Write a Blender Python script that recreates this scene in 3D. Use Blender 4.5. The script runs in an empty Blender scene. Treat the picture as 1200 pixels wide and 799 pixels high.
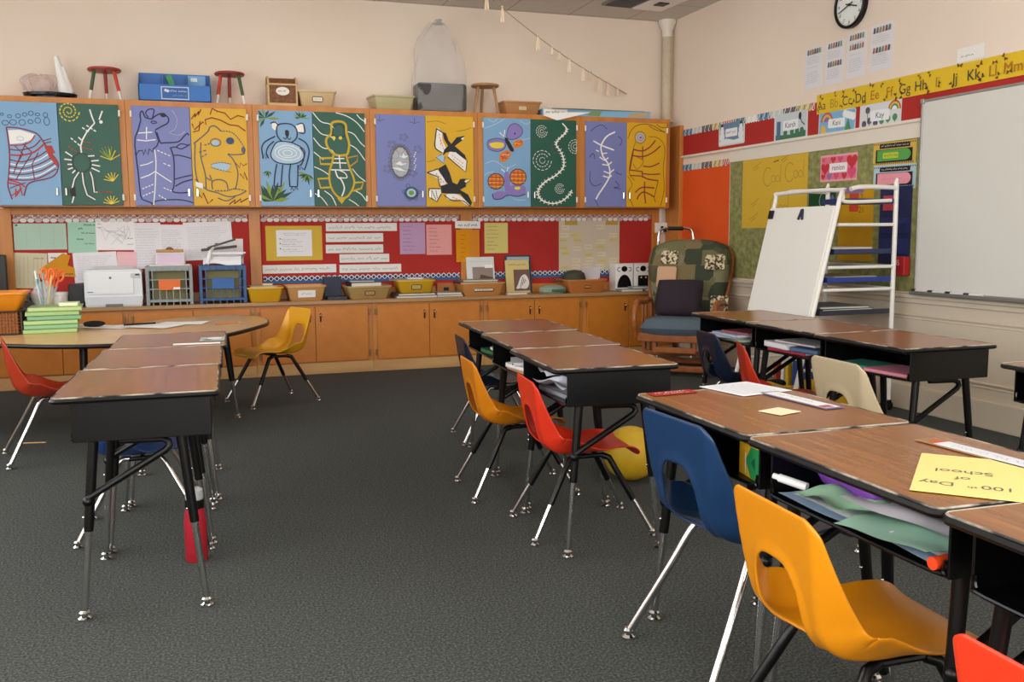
import bpy, bmesh, math, random
from mathutils import Matrix, Vector
from mathutils.geometry import tessellate_polygon
random.seed(7)
PI = math.pi
SC = bpy.context.scene
COL = SC.collection

# ------------------------------------------------------------------ materials
def lin(h):
    h = h.lstrip('#')
    out = []
    for i in (0, 2, 4):
        c = int(h[i:i+2], 16)/255
        out.append(c/12.92 if c <= .04045 else ((c+.055)/1.055)**2.4)
    return (*out, 1)
MATS = {}
def M(color, rough=.55, metal=0., spec=.5, alpha=1., coat=0.):
    key = (color, rough, metal, spec, alpha, coat)
    if key in MATS: return MATS[key]
    m = bpy.data.materials.new('paint_' + color.strip('#')); m.use_nodes = True
    b = m.node_tree.nodes['Principled BSDF']
    b.inputs['Base Color'].default_value = lin(color)
    b.inputs['Roughness'].default_value = rough
    b.inputs['Metallic'].default_value = metal
    b.inputs['Specular IOR Level'].default_value = spec
    b.inputs['Alpha'].default_value = alpha
    b.inputs['Coat Weight'].default_value = coat
    MATS[key] = m
    return m
def noisy(name, stops, scale=(5, 5, 5), detail=4, rough=.5, bump=0., bscale=None, kind='noise', rrange=None, spec=.5, nscale=1.):
    """a noise (or cell) texture in object space through a colour ramp"""
    m = bpy.data.materials.new(name); m.use_nodes = True
    nt = m.node_tree; N = nt.nodes; Lk = nt.links
    b = N['Principled BSDF']; b.inputs['Roughness'].default_value = rough
    b.inputs['Specular IOR Level'].default_value = spec
    tc = N.new('ShaderNodeTexCoord'); mp = N.new('ShaderNodeMapping'); mp.inputs['Scale'].default_value = scale
    Lk.new(tc.outputs['Object'], mp.inputs['Vector'])
    if kind == 'noise':
        t = N.new('ShaderNodeTexNoise'); t.inputs['Scale'].default_value = nscale; t.inputs['Detail'].default_value = detail
        fac = t.outputs['Fac']
    else:
        t = N.new('ShaderNodeTexVoronoi'); t.distance = 'CHEBYCHEV'; t.inputs['Randomness'].default_value = .45; t.inputs['Scale'].default_value = nscale
        s = N.new('ShaderNodeSeparateColor'); Lk.new(t.outputs['Color'], s.inputs['Color']); fac = s.outputs['Red']
    Lk.new(mp.outputs['Vector'], t.inputs['Vector'])
    r = N.new('ShaderNodeValToRGB'); e = r.color_ramp.elements
    if kind != 'noise': r.color_ramp.interpolation = 'CONSTANT'
    e[0].position, e[0].color = stops[0][0], lin(stops[0][1])
    e[1].position, e[1].color = stops[1][0], lin(stops[1][1])
    for p, c in stops[2:]:
        x = e.new(p); x.color = lin(c)
    Lk.new(fac, r.inputs['Fac']); Lk.new(r.outputs['Color'], b.inputs['Base Color'])
    if bump:
        n2 = N.new('ShaderNodeTexNoise'); n2.inputs['Scale'].default_value = bscale or 60; n2.inputs['Detail'].default_value = 3
        Lk.new(tc.outputs['Object'], n2.inputs['Vector'])
        bp = N.new('ShaderNodeBump'); bp.inputs['Strength'].default_value = bump; bp.inputs['Distance'].default_value = .01
        Lk.new(n2.outputs['Fac'], bp.inputs['Height']); Lk.new(bp.outputs['Normal'], b.inputs['Normal'])
    return m
def clear_plastic(name, tint, frac, rough=.2):
    m = bpy.data.materials.new(name); m.use_nodes = True
    nt = m.node_tree; N = nt.nodes; Lk = nt.links
    b = N['Principled BSDF']; b.inputs['Base Color'].default_value = lin(tint); b.inputs['Roughness'].default_value = rough
    tr = N.new('ShaderNodeBsdfTransparent'); mx = N.new('ShaderNodeMixShader'); mx.inputs['Fac'].default_value = frac
    Lk.new(tr.outputs[0], mx.inputs[1]); Lk.new(b.outputs[0], mx.inputs[2])
    Lk.new(mx.outputs[0], N['Material Output'].inputs['Surface'])
    return m

CARPET = noisy('carpet_grey', [(.30, '#303333'), (.66, '#62645f'), (.5, '#474a49')], (1, 1, 1), 6, .95, .12, 420, nscale=130, spec=.1)
WALLM = noisy('wall_cream', [(.3, '#ead9c8'), (.7, '#eedece')], (1, 1, 1), 3, .8, .05, 40, nscale=1.2, spec=.2)
WAIN = M('#d0c3ae', .5)
TRIMW = M('#e6ddcf', .45)
WOOD = noisy('cabinet_wood', [(.25, '#bd6f20'), (.75, '#cc7e28')], (3, 3, .6), 5, .38, nscale=3)
WOODD = noisy('cabinet_wood_frame', [(.25, '#bb742d'), (.75, '#cb863d')], (6, 6, .8), 5, .4, nscale=3)
COUNTER = noisy('counter_laminate', [(.25, '#9a7449'), (.75, '#b58d5e')], (1.2, 25, 25), 5, .35, nscale=3)
LAM = noisy('desk_laminate', [(.22, '#74441f'), (.8, '#a56c38'), (.5, '#8d572a')], (34, 2.2, 10), 6, .24, nscale=2.2, spec=.72)
LAMK = noisy('table_laminate', [(.22, '#c4945c'), (.8, '#dcb37a')], (3, 22, 10), 5, .3, nscale=2.2)
BLACK = M('#070708', .4, 0., .35)
BLACKM = M('#060607', .34, 0., .32)
CHROME = M('#d8d8d8', .13, 1.)
STEEL = M('#8d8f92', .3, 1.)
WORN = noisy('worn_edge', [(.47, '#2a2623'), (.56, '#b3a999')], (6, 5, 6), 6, .5, nscale=1.2)
WHITE = M('#f0eeea', .45)
PAPER = M('#f4f2ee', .8, spec=.2)
INK = M('#3a3a40', .8)
GREYINK = M('#8d8f98', .8)
GLIDERWOOD = noisy('glider_wood', [(.25, '#8a4a22'), (.75, '#ab6634')], (5, 5, 5), 5, .3, nscale=3)
REDPAPER = noisy('red_backing_paper', [(.3, '#a8221c'), (.7, '#b52a22')], (1, 1, 1), 3, .8, nscale=2)
GREENB = noisy('green_backing_paper', [(.3, '#73743f'), (.7, '#a1a06a'), (.5, '#898953')], (1, 1, 1), 6, .85, nscale=22)
ORANGEP = noisy('orange_backing_paper', [(.3, '#dc4f10'), (.7, '#e85a16')], (1, 1, 1), 3, .8, nscale=2)

# ------------------------------------------------------------------ mesh building
class MB:
    def __init__(s):
        s.bm = bmesh.new(); s.FL = s.bm.faces.layers.int.new('flat'); s.M = Matrix.Identity(4); s.k = 0
    def v(s, p): return s.bm.verts.new(s.M @ Vector(p))
    def f(s, vs, mi):
        try: fc = s.bm.faces.new(vs)
        except ValueError: return None
        fc.material_index = mi; return fc
    def box(s, c, d, mi=0, bev=0., rot=None, seg=2):
        R = Matrix.Translation(c) @ (rot.to_4x4() if rot else Matrix.Identity(4))
        vs = [s.v(R @ Vector((x*d[0]/2, y*d[1]/2, z*d[2]/2))) for x in (-1, 1) for y in (-1, 1) for z in (-1, 1)]
        fs = [s.f([vs[i] for i in q], mi) for q in ((0,1,3,2),(4,6,7,5),(0,4,5,1),(2,3,7,6),(0,2,6,4),(1,5,7,3))]
        for f in fs: f[s.FL] = 1
        if bev:
            es = list({e for f in fs for e in f.edges})
            r = bmesh.ops.bevel(s.bm, geom=es, offset=min(bev, .48*min(d)), segments=seg, affect='EDGES', profile=.5)
            for f in r['faces']: f.material_index = mi; f[s.FL] = 1
        return s
    def tube(s, pts, r, mi=0, seg=10, r2=None, closed=False):
        pts = [Vector(p) for p in pts]; n = len(pts)
        rings = []
        for i, p in enumerate(pts):
            if closed: t = (pts[(i+1) % n]-pts[i-1]).normalized()
            elif i == 0: t = (pts[1]-p).normalized()
            elif i == n-1: t = (p-pts[i-1]).normalized()
            else: t = ((pts[i+1]-p).normalized()+(p-pts[i-1]).normalized()).normalized()
            if i == 0:
                a = Vector((0, 0, 1)) if abs(t.z) < .9 else Vector((1, 0, 0))
                u = t.cross(a).normalized()
            else:
                u = (u - t*u.dot(t)).normalized()
            w = t.cross(u)
            rr = r if r2 is None else r+(r2-r)*i/max(1, n-1)
            rings.append([s.v(p+u*math.cos(2*PI*k/seg)*rr+w*math.sin(2*PI*k/seg)*rr) for k in range(seg)])
        m = n if closed else n-1
        for i in range(m):
            a, b = rings[i], rings[(i+1) % n]
            for k in range(seg): s.f([a[k], a[(k+1) % seg], b[(k+1) % seg], b[k]], mi)
        if not closed:
            s.f(rings[0][::-1], mi); s.f(rings[-1], mi)
        return s
    def lathe(s, prof, mi=0, seg=24, c=(0, 0, 0), sx=1., sy=1.):
        rings = []
        for r, z in prof:
            if r < 1e-5: rings.append([s.v((c[0], c[1], c[2]+z))])
            else: rings.append([s.v((c[0]+r*sx*math.cos(2*PI*k/seg), c[1]+r*sy*math.sin(2*PI*k/seg), c[2]+z)) for k in range(seg)])
        for a, b in zip(rings, rings[1:]):
            for k in range(seg):
                k2 = (k+1) % seg
                if len(a) == 1 and len(b) == 1: continue
                if len(a) == 1: s.f([a[0], b[k2], b[k]], mi)
                elif len(b) == 1: s.f([a[k], a[k2], b[0]], mi)
                else: s.f([a[k], a[k2], b[k2], b[k]], mi)
        if len(rings[0]) > 1: s.f(rings[0][::-1], mi)
        if len(rings[-1]) > 1: s.f(rings[-1], mi)
        return s
    def prism(s, poly, z0, z1, mi=0, mside=None):
        n = len(poly)
        area = sum(poly[i][0]*poly[(i+1) % n][1]-poly[(i+1) % n][0]*poly[i][1] for i in range(n))
        if area < 0: poly = poly[::-1]
        a = [s.v((x, y, z0)) for x, y in poly]; b = [s.v((x, y, z1)) for x, y in poly]
        for i in range(n): s.f([a[i], a[(i+1) % n], b[(i+1) % n], b[i]], mi if mside is None else mside)
        for t in tessellate_polygon([[Vector((x, y, 0)) for x, y in poly]]):
            q = [poly[i] for i in t]
            ar = (q[1][0]-q[0][0])*(q[2][1]-q[0][1])-(q[2][0]-q[0][0])*(q[1][1]-q[0][1])
            if ar < 0: t = t[::-1]
            s.f([b[i] for i in t], mi); s.f([a[i] for i in reversed(t)], mi)
        return s
    def fill(s, poly, mi, z=None):
        if z is None: s.k += 1; z = s.z0+s.k*s.dz
        vs = [s.v((x, y, z)) for x, y in poly]
        for t in tessellate_polygon([[Vector((x, y, 0)) for x, y in poly]]):
            q = [poly[i] for i in t]
            ar = (q[1][0]-q[0][0])*(q[2][1]-q[0][1])-(q[2][0]-q[0][0])*(q[1][1]-q[0][1])
            s.f([vs[i] for i in (t if ar > 0 else t[::-1])], mi)
        return s
    z0, dz = .0006, .00006
    def stroke(s, pts, w, mi, z=None, closed=False):
        """a flat painted line in the local XY plane"""
        if z is None: s.k += 1; z = s.z0+s.k*s.dz
        n = len(pts)
        if n < 2: return s
        L_, R_ = [], []
        for i, p in enumerate(pts):
            a = pts[i-1] if (i or closed) else p
            b = pts[(i+1) % n] if (i < n-1 or closed) else p
            dx, dy = b[0]-a[0], b[1]-a[1]; l = math.hypot(dx, dy) or 1
            ox, oy = -dy/l*w/2, dx/l*w/2
            L_.append(s.v((p[0]+ox, p[1]+oy, z))); R_.append(s.v((p[0]-ox, p[1]-oy, z)))
        for i in range(n if closed else n-1):
            j = (i+1) % n
            s.f([R_[i], R_[j], L_[j], L_[i]], mi)
        return s
    def text(s, body, x, y, size, mi, z=None, align='CENTER'):
        if z is None: s.k += 1; z = s.z0+s.k*s.dz
        c = bpy.data.curves.new('lettering', 'FONT'); c.body = body; c.size = size; c.align_x = align; c.align_y = 'CENTER'
        o = bpy.data.objects.new('lettering', c); me = o.to_mesh()
        vs = [s.v((x+q.co.x, y+q.co.y, z)) for q in me.vertices]
        for p in me.polygons: s.f([vs[i] for i in p.vertices], mi)
        o.to_mesh_clear(); bpy.data.objects.remove(o); bpy.data.curves.remove(c)
        return s
    def ball(s, c, r, mi=0, seg=16, rings=10):
        r = (r, r, r) if not isinstance(r, tuple) else r
        pr = [(math.sin(PI*i/rings), -math.cos(PI*i/rings)) for i in range(rings+1)]
        old = s.M; s.M = old @ Matrix.Translation(c) @ Matrix.Diagonal((*r, 1))
        s.lathe(pr, mi, seg); s.M = old
        return s
    def surf(s, fn, nu, nv, mi=0):
        g = [[s.v(fn(i/nu, j/nv)) for j in range(nv+1)] for i in range(nu+1)]
        for i in range(nu):
            for j in range(nv): s.f([g[i][j], g[i+1][j], g[i+1][j+1], g[i][j+1]], mi)
        return s
    def build(s, name, mats, parent=None, loc=None, rot=None, sharp=35., smooth=True):
        bm = s.bm
        bm.normal_update()
        a = math.radians(sharp)
        for f in bm.faces: f.smooth = smooth and not f[s.FL]
        for e in bm.edges: e.smooth = len(e.link_faces) == 2 and e.calc_face_angle(PI) < a
        me = bpy.data.meshes.new(name); bm.to_mesh(me); bm.free()
        for x in (mats if isinstance(mats, (list, tuple)) else [mats]): me.materials.append(x)
        o = bpy.data.objects.new(name, me); COL.objects.link(o)
        if parent: o.parent = parent
        if loc: o.location = loc
        if rot: o.rotation_euler = rot
        return o

def tag(o, label, cat, group=None, kind=None):
    if label: o['label'] = label
    if cat: o['category'] = cat
    if group: o['group'] = group
    if kind: o['kind'] = kind
    return o
def thing(name, label, cat, loc=(0, 0, 0), rz=0., group=None, rot=None, scale=None):
    o = bpy.data.objects.new(name, None); COL.objects.link(o)
    o.empty_display_size = .1
    o.location = loc; o.rotation_euler = rot or (0, 0, rz)
    if scale: o.scale = (scale,)*3
    return tag(o, label, cat, group)
def copy_tree(o, parent=None):
    c = o.copy(); COL.objects.link(c)
    if parent: c.parent = parent
    for ch in [x for x in o.children]: copy_tree(ch, c)
    return c
def struct(o): o['kind'] = 'structure'; return o
def rrect(w, h, r, n=4, cx=0, cy=0):
    out = []
    for (sx, sy, a0) in ((1, 1, 0), (-1, 1, 90), (-1, -1, 180), (1, -1, 270)):
        for i in range(n+1):
            a = math.radians(a0+90*i/n)
            out.append((cx+sx*(w/2-r)+r*math.cos(a), cy+sy*(h/2-r)+r*math.sin(a)))
    return out
def catmull(pts, n=5, closed=False):
    m = len(pts); out = []
    if m < 3: return pts
    for i in range(m if closed else m-1):
        p1, p2 = pts[i], pts[(i+1) % m]
        p0 = pts[i-1] if (i or closed) else p1
        p3 = pts[(i+2) % m] if (closed or i+2 < m) else p2
        for k in range(n):
            t = k/n
            out.append(tuple(.5*((2*b)+(c-a)*t+(2*a-5*b+4*c-d)*t*t+(3*b-a-3*c+d)*t**3) for a, b, c, d in zip(p0, p1, p2, p3)))
    if not closed: out.append(tuple(pts[-1]))
    return out
def circ(cx, cy, rx, ry=None, n=20, a0=0, a1=360):
    ry = ry or rx
    return [(cx+rx*math.cos(math.radians(a0+(a1-a0)*i/n)), cy+ry*math.sin(math.radians(a0+(a1-a0)*i/n))) for i in range(n+1)]
RB = (PI/2, 0, 0)            # flat things on the back wall: local x right, y up, z into the room
RR = (PI/2, 0, -PI/2)        # flat things on the wall at the whiteboard

# ------------------------------------------------------------------ camera
cd = bpy.data.cameras.new('camera'); cam = bpy.data.objects.new('camera', cd); COL.objects.link(cam)
cd.sensor_width = 36; cd.lens = 1096.96/1200*36; cd.clip_start = .05
yaw, pit, rol = math.radians(18.787), math.radians(6.626), math.radians(-.380)
fw = Vector((math.sin(yaw)*math.cos(pit), math.cos(yaw)*math.cos(pit), -math.sin(pit)))
rt_ = Vector((math.cos(yaw), -math.sin(yaw), 0)); up = rt_.cross(fw)
Rv = rt_*math.cos(rol)+up*math.sin(rol); Uv = -rt_*math.sin(rol)+up*math.cos(rol)
cam.matrix_world = Matrix(((Rv.x, Uv.x, -fw.x, 0), (Rv.y, Uv.y, -fw.y, 0), (Rv.z, Uv.z, -fw.z, 1.2), (0, 0, 0, 1)))
SC.camera = cam
# ------------------------------------------------------------------ the room
XL, XR, YB, YF, ZC = -2.6, 4.517, 8.42, -2.4, 3.22
struct(MB().box(((XL+XR)/2, (YF+YB)/2, -.05), (XR-XL+.3, YB-YF+.3, .1)).build('floor', CARPET))
def ceiling_material():
    m = bpy.data.materials.new('ceiling_tiles'); m.use_nodes = True
    nt = m.node_tree; N = nt.nodes; Lk = nt.links; b = N['Principled BSDF']; b.inputs['Roughness'].default_value = .9
    tc = N.new('ShaderNodeTexCoord'); mp = N.new('ShaderNodeMapping'); mp.inputs['Location'].default_value = (.22, .16, 0)
    br = N.new('ShaderNodeTexBrick'); br.offset = 0; br.inputs['Scale'].default_value = 1
    br.inputs['Brick Width'].default_value = .61; br.inputs['Row Height'].default_value = .61; br.inputs['Mortar Size'].default_value = .006
    br.inputs['Color1'].default_value = lin('#d3cec4'); br.inputs['Color2'].default_value = lin('#cdc8be'); br.inputs['Mortar'].default_value = lin('#a39b8f')
    Lk.new(tc.outputs['Object'], mp.inputs['Vector']); Lk.new(mp.outputs['Vector'], br.inputs['Vector']); Lk.new(br.outputs['Color'], b.inputs['Base Color'])
    return m
struct(MB().box(((XL+XR)/2, (YF+YB)/2, ZC+.05), (XR-XL+.3, YB-YF+.3, .1)).build('ceiling', ceiling_material()))
struct(MB().box(((XL+XR)/2, YB+.062, ZC/2), (XR-XL+.24, .12, ZC)).build('wall_back', WALLM))
struct(MB().box((XR+.06, (YF+YB)/2, ZC/2), (.12, YB-YF, ZC)).build('wall_right', WALLM))
FX, FW = [.0, 2.4], 1.9
b = MB()
b.box(((XL+XR)/2, YF-.06, .45), (XR-XL+.24, .12, .9)); b.box(((XL+XR)/2, YF-.06, (2.9+ZC)/2), (XR-XL+.24, .12, ZC-2.9))
ed = [XL-.12]+[x for c in FX for x in (c-FW/2, c+FW/2)]+[XR+.12]
for x0, x1 in zip(ed[::2], ed[1::2]): b.box(((x0+x1)/2, YF-.06, 1.9), (x1-x0, .12, 2.0))
struct(b.build('wall_front', WALLM))
WY = [-1.05, .95, 2.95, 4.95, 6.95]; WW, WZ0, WZ1 = 1.5, .9, 2.9
b = MB()
b.box((XL-.06, (YF+YB)/2, WZ0/2), (.12, YB-YF, WZ0)); b.box((XL-.06, (YF+YB)/2, (WZ1+ZC)/2), (.12, YB-YF, ZC-WZ1))
ed = [YF]+[y for c in WY for y in (c-WW/2, c+WW/2)]+[YB]
for y0, y1 in zip(ed[::2], ed[1::2]): b.box((XL-.06, (y0+y1)/2, (WZ0+WZ1)/2), (.12, y1-y0, WZ1-WZ0))
struct(b.build('wall_left', WALLM))
GLASS = clear_plastic('window_glass', '#f4f8f8', .06, .05)
for i, c in enumerate(WY):
    w = thing('window_%d' % (i+1), None, None, (XL-.06, c, WZ0)); struct(w)
    f = MB()
    for y in (-WW/2+.03, 0, WW/2-.03): f.box((0, y, 1.0), (.07, .06, 2.0))
    for z in (.03, 1.0, 1.97): f.box((0, 0, z), (.07, WW, .06))
    f.build('window_frame', TRIMW, w)
    MB().box((0, 0, 1.), (.006, WW-.08, 1.92)).build('window_pane', GLASS, w)
    MB().box((.09, 0, -.02), (.16, WW+.1, .03)).build('window_sill', TRIMW, w)
    ld = bpy.data.lights.new('daylight_at_window', 'AREA'); ld.shape = 'RECTANGLE'; ld.size = 1.9; ld.size_y = 1.4
    ld.energy = [34, 38, 36, 28, 4][i]; ld.color = (1, .985, .965)
    lo = bpy.data.objects.new('daylight_at_window', ld); COL.objects.link(lo)
    lo.location = (XL+.03, c, (WZ0+WZ1)/2); lo.rotation_euler = (0, math.radians(-80), 0)
for i, c in enumerate(FX):  # unseen windows and lamps behind the camera, added to brighten the back wall
    w = thing('window_%d' % (i+6), None, None, (c, YF-.06, WZ0)); struct(w)
    f = MB()
    for x in (-FW/2+.03, 0, FW/2-.03): f.box((x, 0, 1.0), (.06, .07, 2.0))
    for z in (.03, 1.0, 1.97): f.box((0, 0, z), (FW, .07, .06))
    f.build('window_frame', TRIMW, w)
    MB().box((0, 0, 1.), (FW-.08, .006, 1.92)).build('window_pane', GLASS, w)
    ld = bpy.data.lights.new('daylight_at_window', 'AREA'); ld.shape = 'RECTANGLE'; ld.size = 1.8; ld.size_y = 1.9
    ld.energy = (100, 62)[i]; ld.color = (1, .985, .965)
    lo = bpy.data.objects.new('daylight_at_window', ld); COL.objects.link(lo)
    lo.location = (c, YF+.03, 1.9); lo.rotation_euler = (math.radians(84), 0, 0)
for i, (x, y) in enumerate(((.7, .6), (.7, 3.4), (1.1, 7.0), (3.1, .6), (3.1, 3.4), (2.9, 7.0))):    # unseen glowing panels added on the ceiling to fill in light towards the back
    t = thing('added_fill_panel', 'added ceiling fill panel over the '+('near end of the room by the reading-table row', 'desk row by the reading table', 'aisle before the koala and turtle cupboards', 'yellow poster desks', 'middle of the easel row', 'aisle before the butterfly cupboard')[i], 'light', (x, y, ZC), 0, 'added ceiling fill panels')
    f = MB()
    for sx in (-1, 1): f.box((sx*.6, 0, -.015), (.03, .6, .03)); f.box((0, sx*.29, -.015), (1.2, .03, .03))
    f.build('light_frame', WHITE, t)
    em = bpy.data.materials.get('fill_glow')
    if not em:
        em = bpy.data.materials.new('fill_glow'); em.use_nodes = True
        p = em.node_tree.nodes['Principled BSDF']; p.inputs['Emission Color'].default_value = (1, .96, .90, 1); p.inputs['Emission Strength'].default_value = 3.1
    MB().box((0, 0, -.008), (1.17, .55, .012)).build('diffuser', em, t)
w = bpy.data.worlds.new('daylight_sky'); SC.world = w; w.use_nodes = True
bg = w.node_tree.nodes['Background']; bg.inputs['Color'].default_value = (.86, .93, 1, 1); bg.inputs['Strength'].default_value = 1.6
SC.view_settings.view_transform = 'Standard'; SC.view_settings.look = 'None'; SC.view_settings.gamma = 1; SC.view_settings.use_curve_mapping = False
SC.view_settings.exposure = .36
SC.cycles.use_denoising = True
SC.cycles.max_bounces = 8; SC.cycles.diffuse_bounces = 5; SC.cycles.caustics_reflective = False; SC.cycles.caustics_refractive = False

# mouldings on the wall at the whiteboard
def hmold(name, z, h, d, m=WAIN, y0=YF, y1=8.05):
    struct(MB().box((XR-d/2, (y0+y1)/2, z), (d, y1-y0, h), 0, .006).build(name, m))
hmold('trim_2', .765, .028, .045); hmold('trim_3', .735, .035, .025); hmold('trim_4', .64, .018, .02); hmold('trim_5', .615, .012, .012)
hmold('trim_6', .27, .016, .018); hmold('trim_7', .245, .012, .012)
hmold('baseboard_right', .085, .17, .03)
struct(MB().box((XR-.004, 3.0, .38), (.008, 10.1, .76)).build('wall_wainscot', WAIN))
struct((lambda q: q.box((XR-.014, 6.56, 1.905), (.028, 3.16, .022), 0, .004).box((XR-.006, 6.13, 1.845), (.012, 2.30, .10)))(MB()).build('trim_8', TRIMW))
struct(MB().box((XR-.02, 8.26, 1.28), (.04, .28, 1.85), 0, .004).build('trim_9', WOODD))
# pipe in the corner, conduit and outlet
t = thing('corner_pipe', 'cream vertical pipe in the corner of the room up to the ceiling', 'pipe', (4.44, 8.335, 2.26))
MB().tube([(0, 0, 0), (0, 0, .95)], .045, 0, 16).tube([(.055, .03, 0), (.055, .03, .95)], .03, 0, 12).build('pipe', noisy('pipe_paint', [(.3, '#c4b39c'), (.7, '#cfbfa8')], rough=.5, nscale=4), t)
MB().lathe([(.05, .80), (.05, .86), (.085, .93), (.085, .958)], 0, 20).build('collar', TRIMW, t)
t = thing('power_outlet', 'white electrical outlet box under the end of the painted cupboards', 'outlet', (4.42, 8.42, 1.235), rot=RB)
MB().box((0, 0, .03), (.14, .10, .06), 0, .006).build('outlet_box', WHITE, t)
MB().box((0, .30, .015), (.03, .50, .03), 0, .004).build('conduit', WHITE, t)
MB().box((.0, 0, .064), (.028, .03, .008), 1, .002).box((.03, -.025, .066), (.03, .04, .03), 1, .006).build('plug', [WHITE, BLACK], t)

# things on the ceiling by the corner
t = thing('ceiling_vent', 'grey louvred ceiling vent near the corner pipe', 'vent', (3.72, 7.72, ZC), math.radians(4))
f = MB()
f.box((0, 0, -.008), (.30, .42, .016), 0, .003).build('vent_frame', M('#8b8780', .5, .3), t)
f = MB()
for k in range(9): f.box((0, -.17+k*.0425, -.02), (.25, .022, .006), 0, 0, Matrix.Rotation(.5, 3, 'X'))
f.build('vent_slats', M('#77736e', .5, .3), t)
t = thing('ceiling_fitting', 'white square ceiling fitting with a small black opening', 'ceiling fitting', (4.03, 7.68, ZC), math.radians(3))
MB().box((0, 0, -.012), (.30, .52, .024), 0, .008).build('housing', M('#f3f2ef', .3), t)
MB().box((.0, 0, -.026), (.10, .11, .012), 0, .002).build('opening', BLACK, t)

# ------------------------------------------------------------------ painted wall cupboards
PAL = dict(r='#7d2436', R='#b3372f', w='#efeee8', k='#1b1b22', n='#23244a', y='#e6cf3a', Y='#c9a51c', b='#8ec3e6', g='#1f4a30', G='#7d9a3c', t='#b98b2c',
           o='#d9781e', p='#8a78bd', s='#a9c6dc', c='#5d5f63', m='#8a2412', B='#2c4f74', L='#aab4c4', d='#5a4a1a')
KEYS = list(PAL)
ARTM = {k: M(v, .6) for k, v in PAL.items()}
BLUEP, GREENP, VIOP, YELP = M('#7ba6cc', .45), M('#145443', .45), M('#767fb9', .45), M('#dba90c', .45)
def P(s): return [tuple(float(q) for q in a.split(',')) for a in s.split()]
def paint(bb, rect, w, h, spec):
    """spec lines: colour width points; a trailing ~ curves, @ closes, # fills"""
    x0, y0, x1, y1 = rect
    for line in spec.strip().split('\n'):
        a = line.split()
        if not a: continue
        c, wd = a[0][0], float(a[1])/(x1-x0)*w
        fl = a[0][1:]
        pts = []
        for q in a[2:]:
            x, y = q.split(','); pts.append((-w/2+(float(x)-x0)/(x1-x0)*w, h-(float(y)-y0)/(y1-y0)*h))
        if '~' in fl: pts = catmull(pts, 4, '@' in fl or '#' in fl)
        pts = [(min(max(px, -w/2+.002), w/2-.002), min(max(py, .002), h-.002)) for px, py in pts]
        mi = 1+KEYS.index(c)
        if '#' in fl: bb.fill(pts, mi)
        elif ':' in fl:          # dashes
            for i in range(0, len(pts)-1):
                p, q = pts[i], pts[i+1]
                n = max(1, int(math.hypot(q[0]-p[0], q[1]-p[1])/.024))
                for k in range(n):
                    t0, t1 = (k+.1)/n, (k+.75)/n
                    bb.stroke([(p[0]+(q[0]-p[0])*t0, p[1]+(q[1]-p[1])*t0), (p[0]+(q[0]-p[0])*t1, p[1]+(q[1]-p[1])*t1)], wd, mi)
        else: bb.stroke(pts, wd, mi, closed='@' in fl)
def spiral(c, wd, cx, cy, r, turns=2.6, dash=False):
    n = int(turns*14)
    return '%s%s %g ' % (c, ':' if dash else '', wd)+' '.join('%g,%g' % (cx+r*(1-i/n*.9)*math.cos(i/14*2*PI), cy+r*(1-i/n*.9)*math.sin(i/14*2*PI)) for i in range(n))+'\n'
def oval(c, wd, cx, cy, rx, ry, fl='', n=14, rot=0):
    ca, sa = math.cos(rot), math.sin(rot)
    return '%s%s %g ' % (c, fl or '@', wd)+' '.join('%g,%g' % (cx+rx*math.cos(2*PI*i/n)*ca-ry*math.sin(2*PI*i/n)*sa, cy+rx*math.cos(2*PI*i/n)*sa+ry*math.sin(2*PI*i/n)*ca) for i in range(n))+'\n'
def tuft(c, wd, cx, cy, r, n=6, a0=200, a1=340):
    return ''.join('%s %g %g,%g %g,%g\n' % (c, wd, cx, cy, cx+r*math.cos(math.radians(a0+(a1-a0)*i/(n-1))), cy+r*math.sin(math.radians(a0+(a1-a0)*i/(n-1)))) for i in range(n))
def leafy(cx, cy, r, n=7, a0=190, a1=350):
    out = ''
    for i in range(n):
        a = math.radians(a0+(a1-a0)*i/(n-1)); q = r*(.7+.3*((i*37) % 5)/4)
        ex, ey = cx+q*math.cos(a), cy+q*math.sin(a); nx, ny = -math.sin(a)*r*.09, math.cos(a)*r*.09
        out += '%s# 1 %g,%g %g,%g %g,%g %g,%g\n' % ('gG'[i % 3 == 1], cx, cy, cx+q*.5*math.cos(a)+nx, cy+q*.5*math.sin(a)+ny, ex, ey, cx+q*.5*math.cos(a)-nx, cy+q*.5*math.sin(a)-ny)
    return out
ART = {}
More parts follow.
